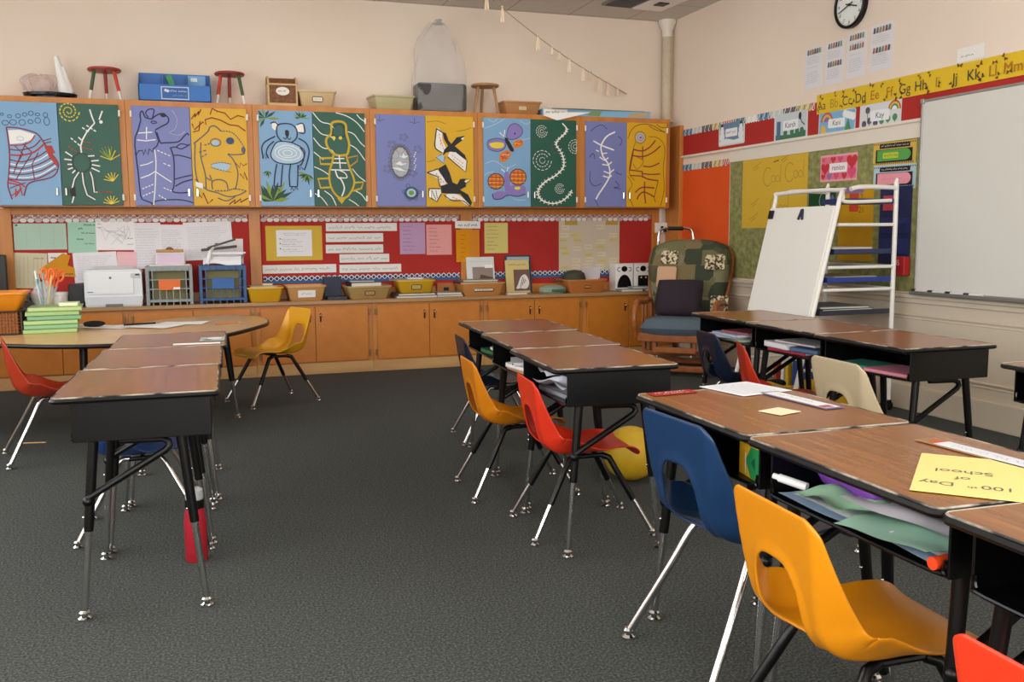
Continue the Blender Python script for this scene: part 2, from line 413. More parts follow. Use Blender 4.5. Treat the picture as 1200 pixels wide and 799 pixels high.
ART['A1'] = ((-10, 42, 400, 757), BLUEP, ''.join(oval('B', 5, x, y, rx, ry) for x, y, rx, ry in ((42,132,10,8),(90,145,14,10),(145,140,16,14),(188,130,15,12),(228,120,16,15),(270,127,15,10),(322,128,14,16),(60,190,22,16),(110,185,22,18),(168,185,20,20),(222,178,16,14),(270,168,18,18),(328,172,18,28))) + '''
w# 1 75,240 150,235 245,265 225,300 170,325 80,335
r~ 9 65,220 130,222 205,238 262,262 300,318 335,382 378,440 385,490 358,545 300,572 225,588 182,608 165,640 150,690
r~ 9 65,220 74,340 72,450 58,560 50,620 62,680 72,715
R~ 9 75,342 150,340 210,318 245,270
r~ 8 75,370 140,375 230,350 280,300
R~ 12 72,408 150,410 235,385 300,330
r~ 8 72,440 150,455 250,420 325,370
w~ 8 75,470 160,478 260,440 330,395
r~ 8 70,490 160,500 260,470 350,420
w~ 8 68,512 160,520 270,490 360,440
r~ 8 64,535 150,542 270,515 372,455
w~ 8 62,555 150,565 260,545 370,478
r~ 8 58,575 150,582 250,568 372,500
r 7 110,345 160,400 110,480
r 7 185,320 140,420 90,540
r 7 215,400 150,500 105,580
r 7 260,390 215,470 225,580
r 7 165,330 220,390
R# 1 300,340 350,338 372,390 340,400 385,440 380,490 330,420
r 7 290,310 350,290
r 7 300,325 350,312
R~ 10 50,580 120,600 160,630
R~ 10 52,600 130,625 100,690
r~ 7 60,640 120,615 165,600
R 8 70,690 140,640
R 8 100,640 95,700
R 8 130,640 140,690
''' + oval('s', 4, 150, 295, 22, 14))
ART['A2'] = ((402, 55, 815, 752), GREENP, spiral('y', 8, 478, 110, 72, 2.6, True) + '''
w 10 620,92 632,140 648,185 620,215 590,250 560,300 545,345 548,390
w 10 705,100 680,160
w: 9 590,200 660,245
w: 9 560,215 610,250
w: 9 530,280 560,310
w: 9 480,288 545,345
R: 9 460,345 520,385
R: 8 560,312 620,322
R: 8 552,350 630,372
w 9 440,385 485,415
w 9 430,435 480,440
w 9 450,470 480,470
w 9 450,505 485,492
w 9 478,530 500,510
w 9 590,412 635,408
w 9 610,445 662,440
w 9 615,470 670,480
w 9 610,492 665,518
k 16 525,520 490,570 470,640
w 9 525,520 490,570 470,640
k# 1 455,640 490,620 495,690 460,690
w 9 480,690 465,735
k 18 545,520 550,600 570,680 625,712
w 9 545,520 550,600 570,680 625,712
k 18 600,520 612,560 620,660
w 9 600,520 612,560 620,660 640,658
R: 9 640,656 750,660
''' + oval('k', 5, 545, 458, 62, 66) + oval('w', 1, 692, 176, 12, 12, '#') + tuft('y', 6, 745, 435, 75, 5, 200, 330) + tuft('G', 5, 740, 430, 90, 5, 220, 280) + tuft('y', 6, 752, 582, 62, 6, 190, 310) + tuft('y', 6, 735, 740, 58, 7, 190, 340))
ART['B1'] = ((35, 72, 418, 755), VIOP, '''
n~ 9 95,170 92,130 108,108 125,150 165,160
n~ 8 145,150 128,120 150,95 182,95 178,130 165,165
n~ 9 165,160 205,130 240,122 275,150 268,185 225,210 185,235
n 9 95,170 75,235 52,290 48,350 55,410 70,380 95,375 100,408 115,370 130,405 140,365 165,385 165,365 190,345 205,310 185,240
n~ 9 50,390 60,520 70,690 100,720 135,735 150,755
n~ 9 195,250 215,318 240,320 330,312 370,275 395,252 405,265
n~ 8 275,355 310,348 350,360 390,340 410,325
n~ 8 315,350 350,325 405,335
n~ 9 280,355 298,430 295,560 290,620 280,655 330,665 390,660
n~ 8 295,405 340,405 415,425
n~ 8 300,570 350,555 415,540
n~ 8 300,620 350,590 418,570
n~ 8 135,745 180,720 290,712 360,718 415,735
k~# 1 222,128 240,115 262,128 255,142 235,145
w 7 75,258 165,250
w 7 65,305 120,310 185,300
w 7 130,215 125,300
w~ 7 175,370 180,450 172,560 165,640 150,750
w: 6 190,372 280,412
w 6 75,480 125,468 160,450
w 7 75,565 130,545 172,518 230,560 275,590
w: 6 80,640 160,605
w: 6 80,690 160,655
w: 6 220,630 280,655
w: 6 185,680 240,715
w: 6 225,460 280,482
L~ 5 300,95 330,150 320,220 280,250 340,265 380,240
''' + oval('n', 6, 178, 182, 18, 8))
ART['B2'] = ((413, 85, 800, 755), YELP, '''
m 8 420,165 450,125 445,150 475,110 470,135 490,95
m 9 565,85 600,105 650,115 690,158 740,130 785,140
m 9 425,195 440,235 500,180 520,200 515,165 560,150 620,165 680,195 740,200 790,235
m 8 430,250 470,240 480,175
m 7 710,455 740,490 745,455 765,475 790,460
m 8 740,530 765,565 770,520 790,575
m 9 440,665 470,700 480,665 510,740 545,710
m 9 655,745 700,712 690,740 740,705 735,730 790,700
m 7 550,130 565,88
c~ 9 430,330 480,290 530,245 545,215 575,205 605,225 620,240
c:~ 8 620,240 690,245 740,290 775,345
c~ 8 660,395 700,400 760,395 780,385
c~ 8 660,395 700,440 725,520 715,600 700,640
c~ 8 440,330 432,450 440,560 470,640
c~ 8 480,320 475,420 500,540 500,640
c: 8 500,340 545,325
c: 8 460,390 520,370
c: 8 480,420 520,395
c~ 8 545,640 545,590 590,572 640,590 652,640
c~ 8 430,570 500,640 580,665 650,690 720,680 780,650
c:~ 10 560,650 640,650 700,635 780,650
c~ 8 580,700 640,720 700,690
c 7 530,540 545,590
c 7 505,560 535,580
s# 1 545,465 610,455 680,470 640,520 550,490
c:~ 6 540,470 610,455 685,465
c:~ 6 540,490 620,510 680,520
w# 1 430,590 480,600 480,640 430,620
''' + oval('c', 6, 580, 318, 36, 26) + oval('s', 1, 578, 322, 26, 18, '#') + oval('B', 1, 680, 305, 28, 24, '#') + oval('c', 1, 770, 365, 15, 22, '#'))
ART['C1'] = ((38, 72, 412, 750), BLUEP, leafy(85, 130, 110, 8, 120, 360) + leafy(330, 120, 65, 8, 180, 360) + leafy(90, 500, 55, 6, 40, 150) + leafy(365, 520, 85, 8, 40, 190) + leafy(120, 715, 170, 11, 190, 350) + '''
w# 1 130,165 165,155 178,180 150,215 130,195
w# 1 300,165 345,160 350,220 310,220 295,190
n~ 8 120,165 150,155 178,180
n~ 8 300,170 345,160 355,225 315,225
n~@ 9 165,185 200,165 265,168 300,205 298,260 260,295 205,295 165,250
k~# 1 220,215 232,208 245,218 244,248 232,258 221,245
n~ 6 205,262 220,272 232,260 245,275 260,262
s~# 1 140,320 180,290 270,300 345,345 345,400 300,440 220,450 150,435 115,390
n~@ 8 140,320 180,290 270,300 345,345 345,400 300,440 220,450 150,435 115,390
w~@ 5 160,340 230,315 310,345 320,390 270,420 190,415 145,380
w~@ 5 180,350 230,335 285,355 290,385 250,402 200,400 170,378
w~@ 5 200,362 235,352 262,366 255,385 215,388
n~ 9 150,255 80,295 55,340 62,400 60,415
n~ 9 140,290 100,330 85,375 100,412
n 6 60,370 58,410 75,380 78,415 95,385
n~ 9 310,265 360,295 382,350 370,420 345,490
n~ 9 320,330 345,370 340,420 320,460
n 6 345,490 320,470 315,490 305,465 320,450
n~ 9 155,450 140,520 130,610
n~ 9 195,455 185,540 178,610
n~ 9 250,450 238,530 240,610
n~ 9 300,455 298,530 292,610
n 8 130,610 178,610
n 6 120,640 135,615 145,650 155,618 170,645
n 8 240,610 292,610
n 6 245,635 255,612 265,640 280,614 298,632
''')
ART['C2'] = ((412, 82, 775, 750), GREENP, '\n'.join('w~ 6 %d,%d %d,%d %d,%d %d,%d' % (415, y, 470, y+65, 530, y+80, 560, y+110) for y in (85, 170, 265)) + '''
w~ 6 575,85 650,105 720,150 772,215
w~ 6 720,92 745,120 775,140
w~ 6 655,215 700,235 740,290 772,320
w~ 6 670,310 715,340 772,420
w~ 6 415,365 445,390 480,420
w~ 6 415,470 470,495 520,530
w~ 6 680,480 720,530 770,570
w~ 6 700,640 740,665 772,710
w~ 6 415,660 460,690 500,745
w~ 6 480,640 530,680 560,745
w~ 6 650,700 690,725 720,750
Y~@ 16 545,160 600,145 640,165 645,230 662,300 650,370 620,385 560,380 510,325 505,270 540,230
k~@ 6 560,185 600,165 625,185 628,250 560,250 548,225
Y~ 14 550,385 540,440 520,500 520,580 545,650 590,690 640,680 680,620 690,560 660,470 640,390
Y 14 545,405 455,410 460,450 540,450
t 10 640,405 720,385 715,425 655,470
Y 14 520,550 440,555 455,620 520,615
Y 14 690,580 755,575 740,620 680,640
Y# 1 565,690 630,690 600,735
w 8 590,385 595,480
w 8 545,440 640,440
w 8 555,410 625,408
w 8 530,490 660,490
w~ 9 560,495 575,540 600,560 620,620 600,680
w~ 7 580,490 625,510 640,545 590,545
''' + oval('y', 1, 556, 262, 13, 12, '#') + oval('y', 1, 602, 262, 13, 12, '#'))
random.seed(3)
turt = ''
for i in range(26):
    a = i*2*PI/26; turt += oval('c', 3.5, 225+78*math.cos(a), 420+128*math.sin(a), 9, 8, '@', 8)
for cx, cy in ((250, 235), (165, 290), (350, 320), (130, 470), (310, 500)):
    for i in range(5): turt += oval('c', 3, cx+24*math.cos(i*1.3), cy+22*math.sin(i*1.3), 9, 8, '@', 7)
for i in range(9): turt += oval('w', 1, 335-6*(i % 3), 345+i*16, 5, 5, '#', 6)
ART['D1'] = ((52, 68, 408, 750), VIOP, oval('c', 1, 225, 420, 72, 122, '#') + oval('L', 1, 225, 420, 62, 110, '#') + oval('t', 3, 190, 365, 26, 30) + oval('t', 3, 265, 365, 28, 34) + oval('t', 3, 225, 330, 26, 22) + oval('t', 3, 190, 440, 26, 30) + oval('t', 3, 265, 445, 28, 30) + oval('t', 3, 225, 500, 30, 24) + turt + '''
w# 1 205,370 235,378 245,350 255,372 285,372 250,392
w# 1 185,435 220,412 235,430 275,428 230,445
w# 1 160,462 210,460 265,488 210,482
''' + oval('B', 1, 298, 650, 52, 48, '#') + oval('c', 4, 298, 650, 52, 48) + oval('s', 1, 298, 648, 34, 32, '#') + oval('G', 1, 298, 648, 20, 18, '#') + oval('c', 4, 275, 595, 14, 14) + oval('c', 4, 245, 640, 12, 12) + oval('c', 4, 350, 640, 12, 12) + oval('c', 4, 285, 698, 12, 12) + oval('c', 4, 330, 690, 12, 12) + tuft('n', 2, 80, 120, 40, 3) + tuft('n', 2, 330, 130, 40, 3))
ART['D2'] = ((410, 82, 765, 750), YELP, '''
d~ 3 640,190 700,180 750,160
d~ 3 420,130 500,120 560,140
d~ 3 420,420 450,415 480,405
w~# 1 495,175 530,200 535,260 560,320 530,350 485,310
o: 5 510,210 525,300
o: 5 520,250 545,330
k~ 8 492,175 540,205
k~ 8 492,175 482,250 480,315 530,352
k# 1 535,200 560,205 580,260 600,285 640,235 700,222 690,250 625,300 700,365 715,405 640,360 600,340 560,350 535,375 545,330 575,300 545,250
s~# 1 525,365 548,385 540,430 485,385
k 5 525,365 485,385 540,430 550,380
w# 1 585,345 630,345 712,410 700,490 640,440 570,380
k 7 570,380 640,440 705,492 715,405
o: 5 600,365 690,430
o: 5 610,395 690,460
w# 1 670,245 700,228 685,255
k# 1 500,470 555,435 585,500 605,570 640,585 660,545 700,540 705,600 660,625 720,660 750,720 735,750 660,655 580,655 520,650 515,600 570,580 530,540
w# 1 418,498 460,478 498,480 540,540 560,580 520,600 490,540
k 8 418,500 500,470
k 8 418,500 495,530 510,600 560,590
o: 6 500,520 520,580
o: 6 480,505 545,575
w# 1 690,560 740,545 705,570
k 5 700,545 742,545 705,580
w# 1 430,618 515,620 520,650 485,715 432,680
k 8 430,618 515,618
k 8 430,618 432,680 485,715 520,655
c 5 450,630 480,700
c 5 480,630 490,690
w~# 1 560,660 640,660 700,705 735,750 640,700 570,700
k~ 7 540,665 600,705 680,708 735,750
o: 6 600,680 690,715
''')
butter = '''
s~ 5 80,150 150,120 220,75
s~ 5 100,80 140,100 170,75
s~ 5 330,85 380,110 405,90
s~ 5 80,420 150,400 230,450 300,420
s~ 5 310,240 360,230 405,215
s~ 5 75,510 100,490 140,480
s~ 5 280,690 330,700 375,695
w 7 185,180 215,210 222,160
w 7 195,460 230,490 245,445
p~# 1 235,200 255,130 300,108 345,140 345,190 300,225 250,230
n~@ 4 235,200 255,130 300,108 345,140 345,190 300,225 250,230
n# 1 285,185 300,175 298,195
p~# 1 95,270 110,240 170,225 225,245 220,300 170,325 110,310
n~@ 4 95,270 110,240 170,225 225,245 220,300 170,325 110,310
y~# 1 110,270 150,255 210,260 205,295 140,300
k~# 1 220,230 240,225 285,305 278,325 255,310
o~# 1 285,250 330,230 355,245 340,280 290,295
o~# 1 190,340 245,315 265,345 225,400 185,395
R: 8 300,275 350,240
R: 8 200,385 250,325
R: 7 190,360 240,380
y: 5 290,262 335,262
w: 4 200,350 255,350
p~# 1 215,500 245,490 255,640 225,660
p~# 1 255,590 330,580 370,600 365,645 300,665 250,645
p~# 1 225,640 180,630 130,650 135,685 190,690 230,665
n~ 5 130,650 140,690 190,690 240,660 310,670 370,650
y~# 1 290,600 330,595 325,615 300,618
'''
def gridwing(cx, cy, r):
    out = oval('o', 1, cx, cy, r, r*1.05, '#')+oval('n', 6, cx, cy, r, r*1.05)
    for k in (-.5, 0, .5):
        e = math.sqrt(1-k*k)*.92
        out += 'R 6 %g,%g %g,%g\nR 6 %g,%g %g,%g\ny 3 %g,%g %g,%g\n' % (cx+k*r, cy-e*r, cx+k*r, cy+e*r, cx-e*r, cy+k*r, cx+e*r, cy+k*r, cx-e*r, cy+k*r+9, cx+e*r, cy+k*r+9)
    return out
ART['E1'] = ((68, 70, 410, 750), BLUEP, butter + gridwing(155, 555, 58) + gridwing(315, 520, 60))
spine = catmull(P('640,110 672,150 655,190 605,240 595,275 630,330 650,390 645,450 590,510 525,550 475,600 460,650 490,700 560,725 630,710 690,660 710,620'), 5)
sp = 'w 9 '+' '.join('%g,%g' % p for p in spine)+'\n'
for i in range(6, len(spine)-2, 2):
    (x, y), (x2, y2) = spine[i], spine[i+1]; l = math.hypot(x2-x, y2-y) or 1; q = 15 if i > 22 else 12
    nx, ny = -(y2-y)/l, (x2-x)/l; dx, dy = (x2-x)/l, (y2-y)/l
    sp += 'w 6 %g,%g %g,%g %g,%g\n' % (x+nx*q-dx*9, y+ny*q-dy*9, x, y, x-nx*q-dx*9, y-ny*q-dy*9)
rings = ''.join(oval('w', 4, cx, cy, r*k, r*k*1.12, ':', 14) for cx, cy, r in ((492, 175, 40), (495, 395, 68), (622, 610, 34), (735, 285, 48)) for k in (1, .66, .3))
ART['E2'] = ((412, 85, 748, 750), GREENP, rings + sp + oval('c', 4, 600, 290, 40, 52, ':', 10))
ART['F1'] = ((85, 65, 384, 695), VIOP, '''
w~ 10 298,138 240,170 205,220 195,260 210,320 245,370 260,420 258,470 220,540 180,600 160,640
w~ 9 140,208 200,240 290,272
w 7 160,275 180,285
w 7 205,300 240,295
w 8 185,325 220,350 250,330
w 8 205,380 245,385 275,360
w 8 215,430 255,445 292,415
w 8 210,465 255,478 275,460
n~ 4 120,140 150,110 200,90 240,120
n~ 4 320,170 350,200 330,240
n~ 4 120,430 115,500 150,540 200,520
n~ 4 300,500 330,540 290,550 340,560
n~ 4 300,430 330,450 350,450
n~ 4 150,640 165,660 175,690
n~ 4 110,330 140,300 150,340
''')
ART['F2'] = ((386, 82, 705, 695), YELP, '''
d~ 5 395,200 420,140 470,100 560,90 640,120 690,150
d~ 5 560,100 620,130 690,140
d~ 5 620,90 660,110 700,110
d~ 4 560,180 640,190 690,260 680,420 690,560 660,690
d~ 4 395,470 430,530 400,600 440,690
d~ 4 455,220 430,300 410,400 412,460 450,500
d~ 4 470,330 520,360 470,420 440,380
r~ 9 440,275 510,285 570,255 615,205
r~ 9 430,320 520,325 600,290 655,245
r~ 8 515,395 580,398 650,370
r 8 412,425 510,435
r~ 8 512,450 580,455 655,450
r 8 412,465 505,468
r~ 9 510,470 560,490 640,500
r 8 512,250 512,350
r 8 510,430 512,480
r~ 9 455,590 490,560 530,550 610,555
r~ 9 470,640 490,605 530,585 610,620
r 9 530,510 530,600 540,670
r 9 440,270 410,430
d~ 5 640,500 630,540 610,620 620,660
''' + oval('c', 4, 492, 188, 44, 44) + oval('s', 1, 492, 188, 32, 32, '#') + oval('r', 4, 492, 188, 22, 22) + oval('R', 1, 494, 188, 10, 10, '#'))
UX = [-1.416, -.449, .519, 1.489, 2.452, 3.440, 4.367]
UZ, UF = 1.42, 8.117
WHAT = dict(A='wall cupboard painted with a red fish and an ant on a green door', B='wall cupboard painted with a violet kangaroo and a yellow bear', C='wall cupboard painted with a koala and a platypus',
            D='wall cupboard painted with turtles and two black birds', E='wall cupboard painted with butterflies and a white snake skeleton', F='wall cupboard painted with a white fishbone and a yellow fish')
for i, u in enumerate('ABCDEF'):
    x0, x1 = UX[i]+.001, UX[i+1]-.001; w = x1-x0; xc = (x0+x1)/2
    t = thing('painted_cupboard', WHAT[u], 'cupboard', (xc, YB, UZ), 0, 'painted wall cupboards')
    f = MB(); d = YB-UF; hh = .836
    f.box((0, -d/2+.014, hh-.0105), (w-.004, d-.032, .020)).box((0, -d/2+.006, .007), (w-.004, d-.020, .012)).box((0, -.008, hh/2), (w-.02, .008, hh-.03))
    for sx in (-1, 1): f.box((sx*(w/2-.011), -d/2+.014, hh/2), (.018, d-.032, hh-.01))
    f.box((0, -d+.0125, hh-.028), (w-.0995, .0235, .056))
    for sx in (-1, 1): f.box((sx*(w/2-.025), -d+.012, hh/2), (.05, .024, hh), 0, .002)
    f.build('carcass', WOODD, t)
    dw, dh = (w-.09)/2, .782
    for s_, dk in ((-1, '1'), (1, '2')):
        rect, mat, spec = ART[u+dk]
        bb = MB(); bb.box((0, dh/2, -.009), (dw-.003, dh, .018), 0, .002)
        paint(bb, rect, dw, dh, spec)
        dr = bb.build('door', [mat]+[ARTM[k] for k in KEYS], t, (s_*dw/2, -d-.0185, .010), RB)
        MB().box((0, 0, .014), (.012, .06, .008), 0, .003).box((0, .022, .007), (.008, .008, .014)).box((0, -.022, .007), (.008, .008, .014)).build('handle', CHROME, dr, (-s_*(dw/2-.032), .105, 0))
        for zz in (.065, dh-.065): MB().box((0, 0, .004), (.016, .05, .012), 0, .004).build('hinge', M('#e8e2d6', .3), dr, (s_*(dw/2+.004), zz, 0))
# ------------------------------------------------------------------ base cupboards, worktop, pin boards
LX = [-2.59, -1.49, -.502, .482, 1.466, 2.479, 3.453, 4.40]
LW = ['left end behind the reading table', 'below the laser printer', 'below the grey and blue crates', 'behind the yellow chair', 'below the yellow bin, between chair and middle desks', 'behind the far end of the middle desks', 'beside the patchwork glider']
for i in range(7):
    x0, x1 = LX[i]+.001, LX[i+1]-.001; w = x1-x0
    t = thing('base_cupboard', 'orange wooden base cupboard '+LW[i], 'cupboard', ((x0+x1)/2, YB, 0), 0, 'wooden base cupboards')
    d = YB-8.085
    f = MB(); f.box((0, -d/2, .345), (w, d, .50)); f.build('carcass', WOODD, t)
    MB().box((0, -d/2-.008, .048), (w, d+.014, .095), 0, .002).build('plinth', noisy('plinth_wood_%d' % i, [(.3, '#b98a52'), (.7, '#cda26a')], (.6, 3, 3), rough=.5, nscale=3), t)
    dw, dh = (w-.075)/2, .475
    for s_ in (-1, 1):
        dr = MB().box((0, dh/2, -.009), (dw-.004, dh, .018), 0, .003).build('door', WOOD, t, (s_*dw/2, -d-.019, .107), RB)
        MB().box((0, 0, .003), (.014, .075, .006), 0, .003).box((0, .012, .012), (.008, .03, .012), 0, .003).ball((0, .02, .02), .009, 1, 10, 6).build('handle', [M('#3a2a1c', .35, .6), M('#efe0c0', .15, 1.)], dr, (-s_*(dw/2-.045), .38, 0))
        for zz in (.06, dh-.06): MB().box((0, 0, .003), (.018, .055, .01), 0, .003).build('hinge', M('#8f6a42', .35, .4), dr, (s_*(dw/2+.008), zz, 0))
tag(MB().box((.93, 8.235, .615), (6.99, .37, .032), 0, .004).build('worktop', COUNTER), 'long wood-grain worktop running over the base cupboards', 'worktop')
for n, (x0, x1) in enumerate(((-2.55, -1.345), (.475, .57), (2.36, 2.47), (4.325, 4.40))):   # posts between the boards
    struct(MB().box(((x0+x1)/2, 8.40, 1.022), (x1-x0, .04, .78), 0, .003).build('trim_%d' % (10+n), WOODD))
struct(MB().box((1.5, 8.402, 1.391), (5.79, .036, .056), 0, .003).build('trim_24', WOODD))
struct(MB().box((1.5, 8.404, .672), (5.79, .032, .08), 0, .003).build('trim_25', WOODD))
WBLUE, WHITEP, DKB = M('#2f5f93', .7), M('#e9e6e2', .7), M('#55505c', .7)
def wavy(bb, x0, x1, y, amp, per, w, mi, ph=0, z=None):
    n = int((x1-x0)/per*8)
    bb.stroke([(x0+(x1-x0)*i/n, y+amp*math.sin(ph+2*PI*(x1-x0)*i/n/per)) for i in range(n+1)], w, mi, z)
for lab, x0, x1, lower in (('red pin board crowded with papers behind the printer and crates', -1.345, .475, False), ('red pin board with the white sentence strips', .57, 2.36, True), ('red pin board with the big sticky-note chart', 2.47, 4.325, True)):
    w = x1-x0; t = thing('pin_board', lab, 'pin board', ((x0+x1)/2, 8.42, .712), 0, 'red pin boards above the worktop', rot=RB)
    MB().box((0, .325, .008), (w, .65, .016)).build('backing', REDPAPER, t)
    q = MB(); q.z0 = .0211; q.box((0, .63, .0185), (w-.02, .045, .005))
    wavy(q, -w/2+.012, w/2-.012, .637, .012, .055, .006, 1); wavy(q, -w/2+.012, w/2-.012, .637, .012, .055, .006, 2, PI)
    for j in range(int(w/.03)): q.fill(circ(-w/2+.03+j*.03, .642+.008*(j % 2), .007, n=7), (3, 4, 2, 5, 1)[j % 5])
    for j in range(int(w/.055)): q.fill(circ(-w/2+.028+j*.055, .607, .026, .017, 10), 1 if j % 3 else 6)
    q.build('border_strip', [M('#9c938f', .8), WHITEP, M('#c4574c', .8), M('#3c3f4a', .8), M('#b59a5a', .8), M('#6f9a90', .8), M('#cbb9b6', .8)], t)
    if lower:
        q = MB(); q.z0 = .0211; q.box((0, .085, .0185), (w-.02, .06, .005))
        for j in range(int(w/.05)): q.fill(circ(-w/2+.03+j*.05, .083, .024, .03, 10, 0, 180), 2)
        wavy(q, -w/2+.012, w/2-.012, .108, .010, .05, .007, 1); wavy(q, -w/2+.012, w/2-.012, .09, .010, .05, .005, 1, PI)
        q.build('border_strip', [WBLUE, WHITEP, M('#1d3566', .7)], t)
# ------------------------------------------------------------------ student desks (open side towards -X)
def desk_leg(t, sx, sy):
    top = Vector((-.135 if sx < 0 else .124, sy*.262, .565)); ft = Vector((-.186 if sx < 0 else .180, sy*.285, .018))
    mid = top.lerp(ft, .52)
    lg = MB().tube([top, mid], .0165, 0, 12, .0145).tube([top.lerp(ft, .5), ft], .011, 1, 12)
    lg.ball(top.lerp(ft, .44)+Vector((-.016, 0, 0)), .005, 1, 8, 6)
    lg = lg.build('leg', [BLACKM, CHROME], t)
    MB().lathe([(.011, .03), (.017, .024), (.017, .018), (.009, .016), (.012, .012), (.021, .006), (.021, 0)], 0, 14, (ft.x, ft.y, .0)).build('glide', CHROME, lg)
def make_desk():
    t = thing('student_desk', 'desk', 'desk')
    W, D = .612, .478
    tp = MB().prism(rrect(D, W, .016, 4), .690, .710, 0, 1).build('desktop', [LAM, BLACK], t)
    e = MB(); pr = rrect(D+.003, W+.003, .0175, 4)
    e.tube([(x, y, .7085) for x, y in pr], .0028, 0, 6, closed=True); e.tube([(x, y, .699) for x, y in pr], .0085, 1, 6, closed=True)
    e.build('edge_band', [WORN, BLACK], tp)
    bx = MB()
    bx.box((.012, 0, .569), (.40, .572, .006)); bx.box((.215, 0, .628), (.006, .572, .124))
    for sy in (-1, 1): bx.box((.014, sy*.286, .628), (.408, .006, .126), 0, .002)
    bx.box((-.186, 0, .684), (.012, .575, .012)); bx.box((0, 0, .688), (.43, .58, .004))
    bx.build('book_box', BLACKM, t)
    MB().tube(catmull([(-.188, -.280, .60), (-.190, -.276, .580), (-.191, -.255, .570), (-.191, 0, .569), (-.191, .255, .570), (-.190, .276, .580), (-.188, .280, .60)], 4), .005, 0, 8).build('box_lip', M('#1a1a1c', .15, .8), t)
    for sx in (-1, 1):
        for sy in (-1, 1): desk_leg(t, sx, sy)
    for sy in (-1, 1):
        MB().tube([(-.158, sy*.275, .385), (.075, sy*.268, .520), (.088, sy*.265, .534), (.085, sy*.262, .547), (.068, sy*.258, .556), (-.06, sy*.255, .558)], .0115, 0, 10).ball((-.158, sy*.275, .375), .017, 0, 10, 8).build('brace', BLACKM, t)
    return t
DESK = make_desk()
DUSED = [0]
def place_desk(x, y, rz, label, group):
    """x, y: where the corner of the open side nearest the camera stands"""
    o = DESK if not DUSED[0] else copy_tree(DESK)
    DUSED[0] = 1
    c, s = math.cos(rz), math.sin(rz)
    o.location = (x+.236*c-.309*s, y+.236*s+.309*c, 0); o.rotation_euler = (0, 0, rz); o['label'] = label; o['group'] = group
    return o
def row(pts, rz, labels, group):
    return [place_desk(x, y, math.radians(rz), l, group) for (x, y), l in zip(pts, labels)]
G1, G2, G3, G4 = 'desk row by the reading table', 'desk row in the middle of the room', 'desk row with the yellow poster', 'desk row before the easel'
ROWL = row([(-.418, 3.085), (-.390, 3.722), (-.352, 4.352)], -1.8, ['near desk of the row by the reading table, bare black end panel', 'middle desk of the row by the reading table, blue chair tucked under', 'desk at the far end of the row, touching the reading table, white strip on top'], G1)
ROWM = row([(1.222, 3.095), (1.288, 3.728), (1.354, 4.368)], -3.5, ['near desk of the middle row with the red chair pulled up', 'desk in the centre of the middle row with the orange-yellow chair', 'far desk of the middle row with the dark blue chair behind it'], G2)
ROWF = row([(1.252, 1.915), (1.232, 1.280), (1.212, .645)], -1.2, ['brown-topped desk with the large blue chair and worksheets', 'brown-topped desk with green papers stuffed in its open box', 'desk holding half of the yellow hundredth-day poster, red chair beside it'], G3)
ROWR = row([(2.775, 3.11), (2.805, 3.742), (2.835, 4.375)], -1.2, ['dark-topped desk at the near end of the row before the easel, pink notebook inside', 'dark-topped desk in the centre of the row before the easel', 'dark-topped desk before the easel nearest the glider'], G4)
place_desk(2.80, 2.04, math.radians(-1), 'dark-topped desk standing apart from the easel row, cut by the picture edge', 'single desk by the whiteboard')

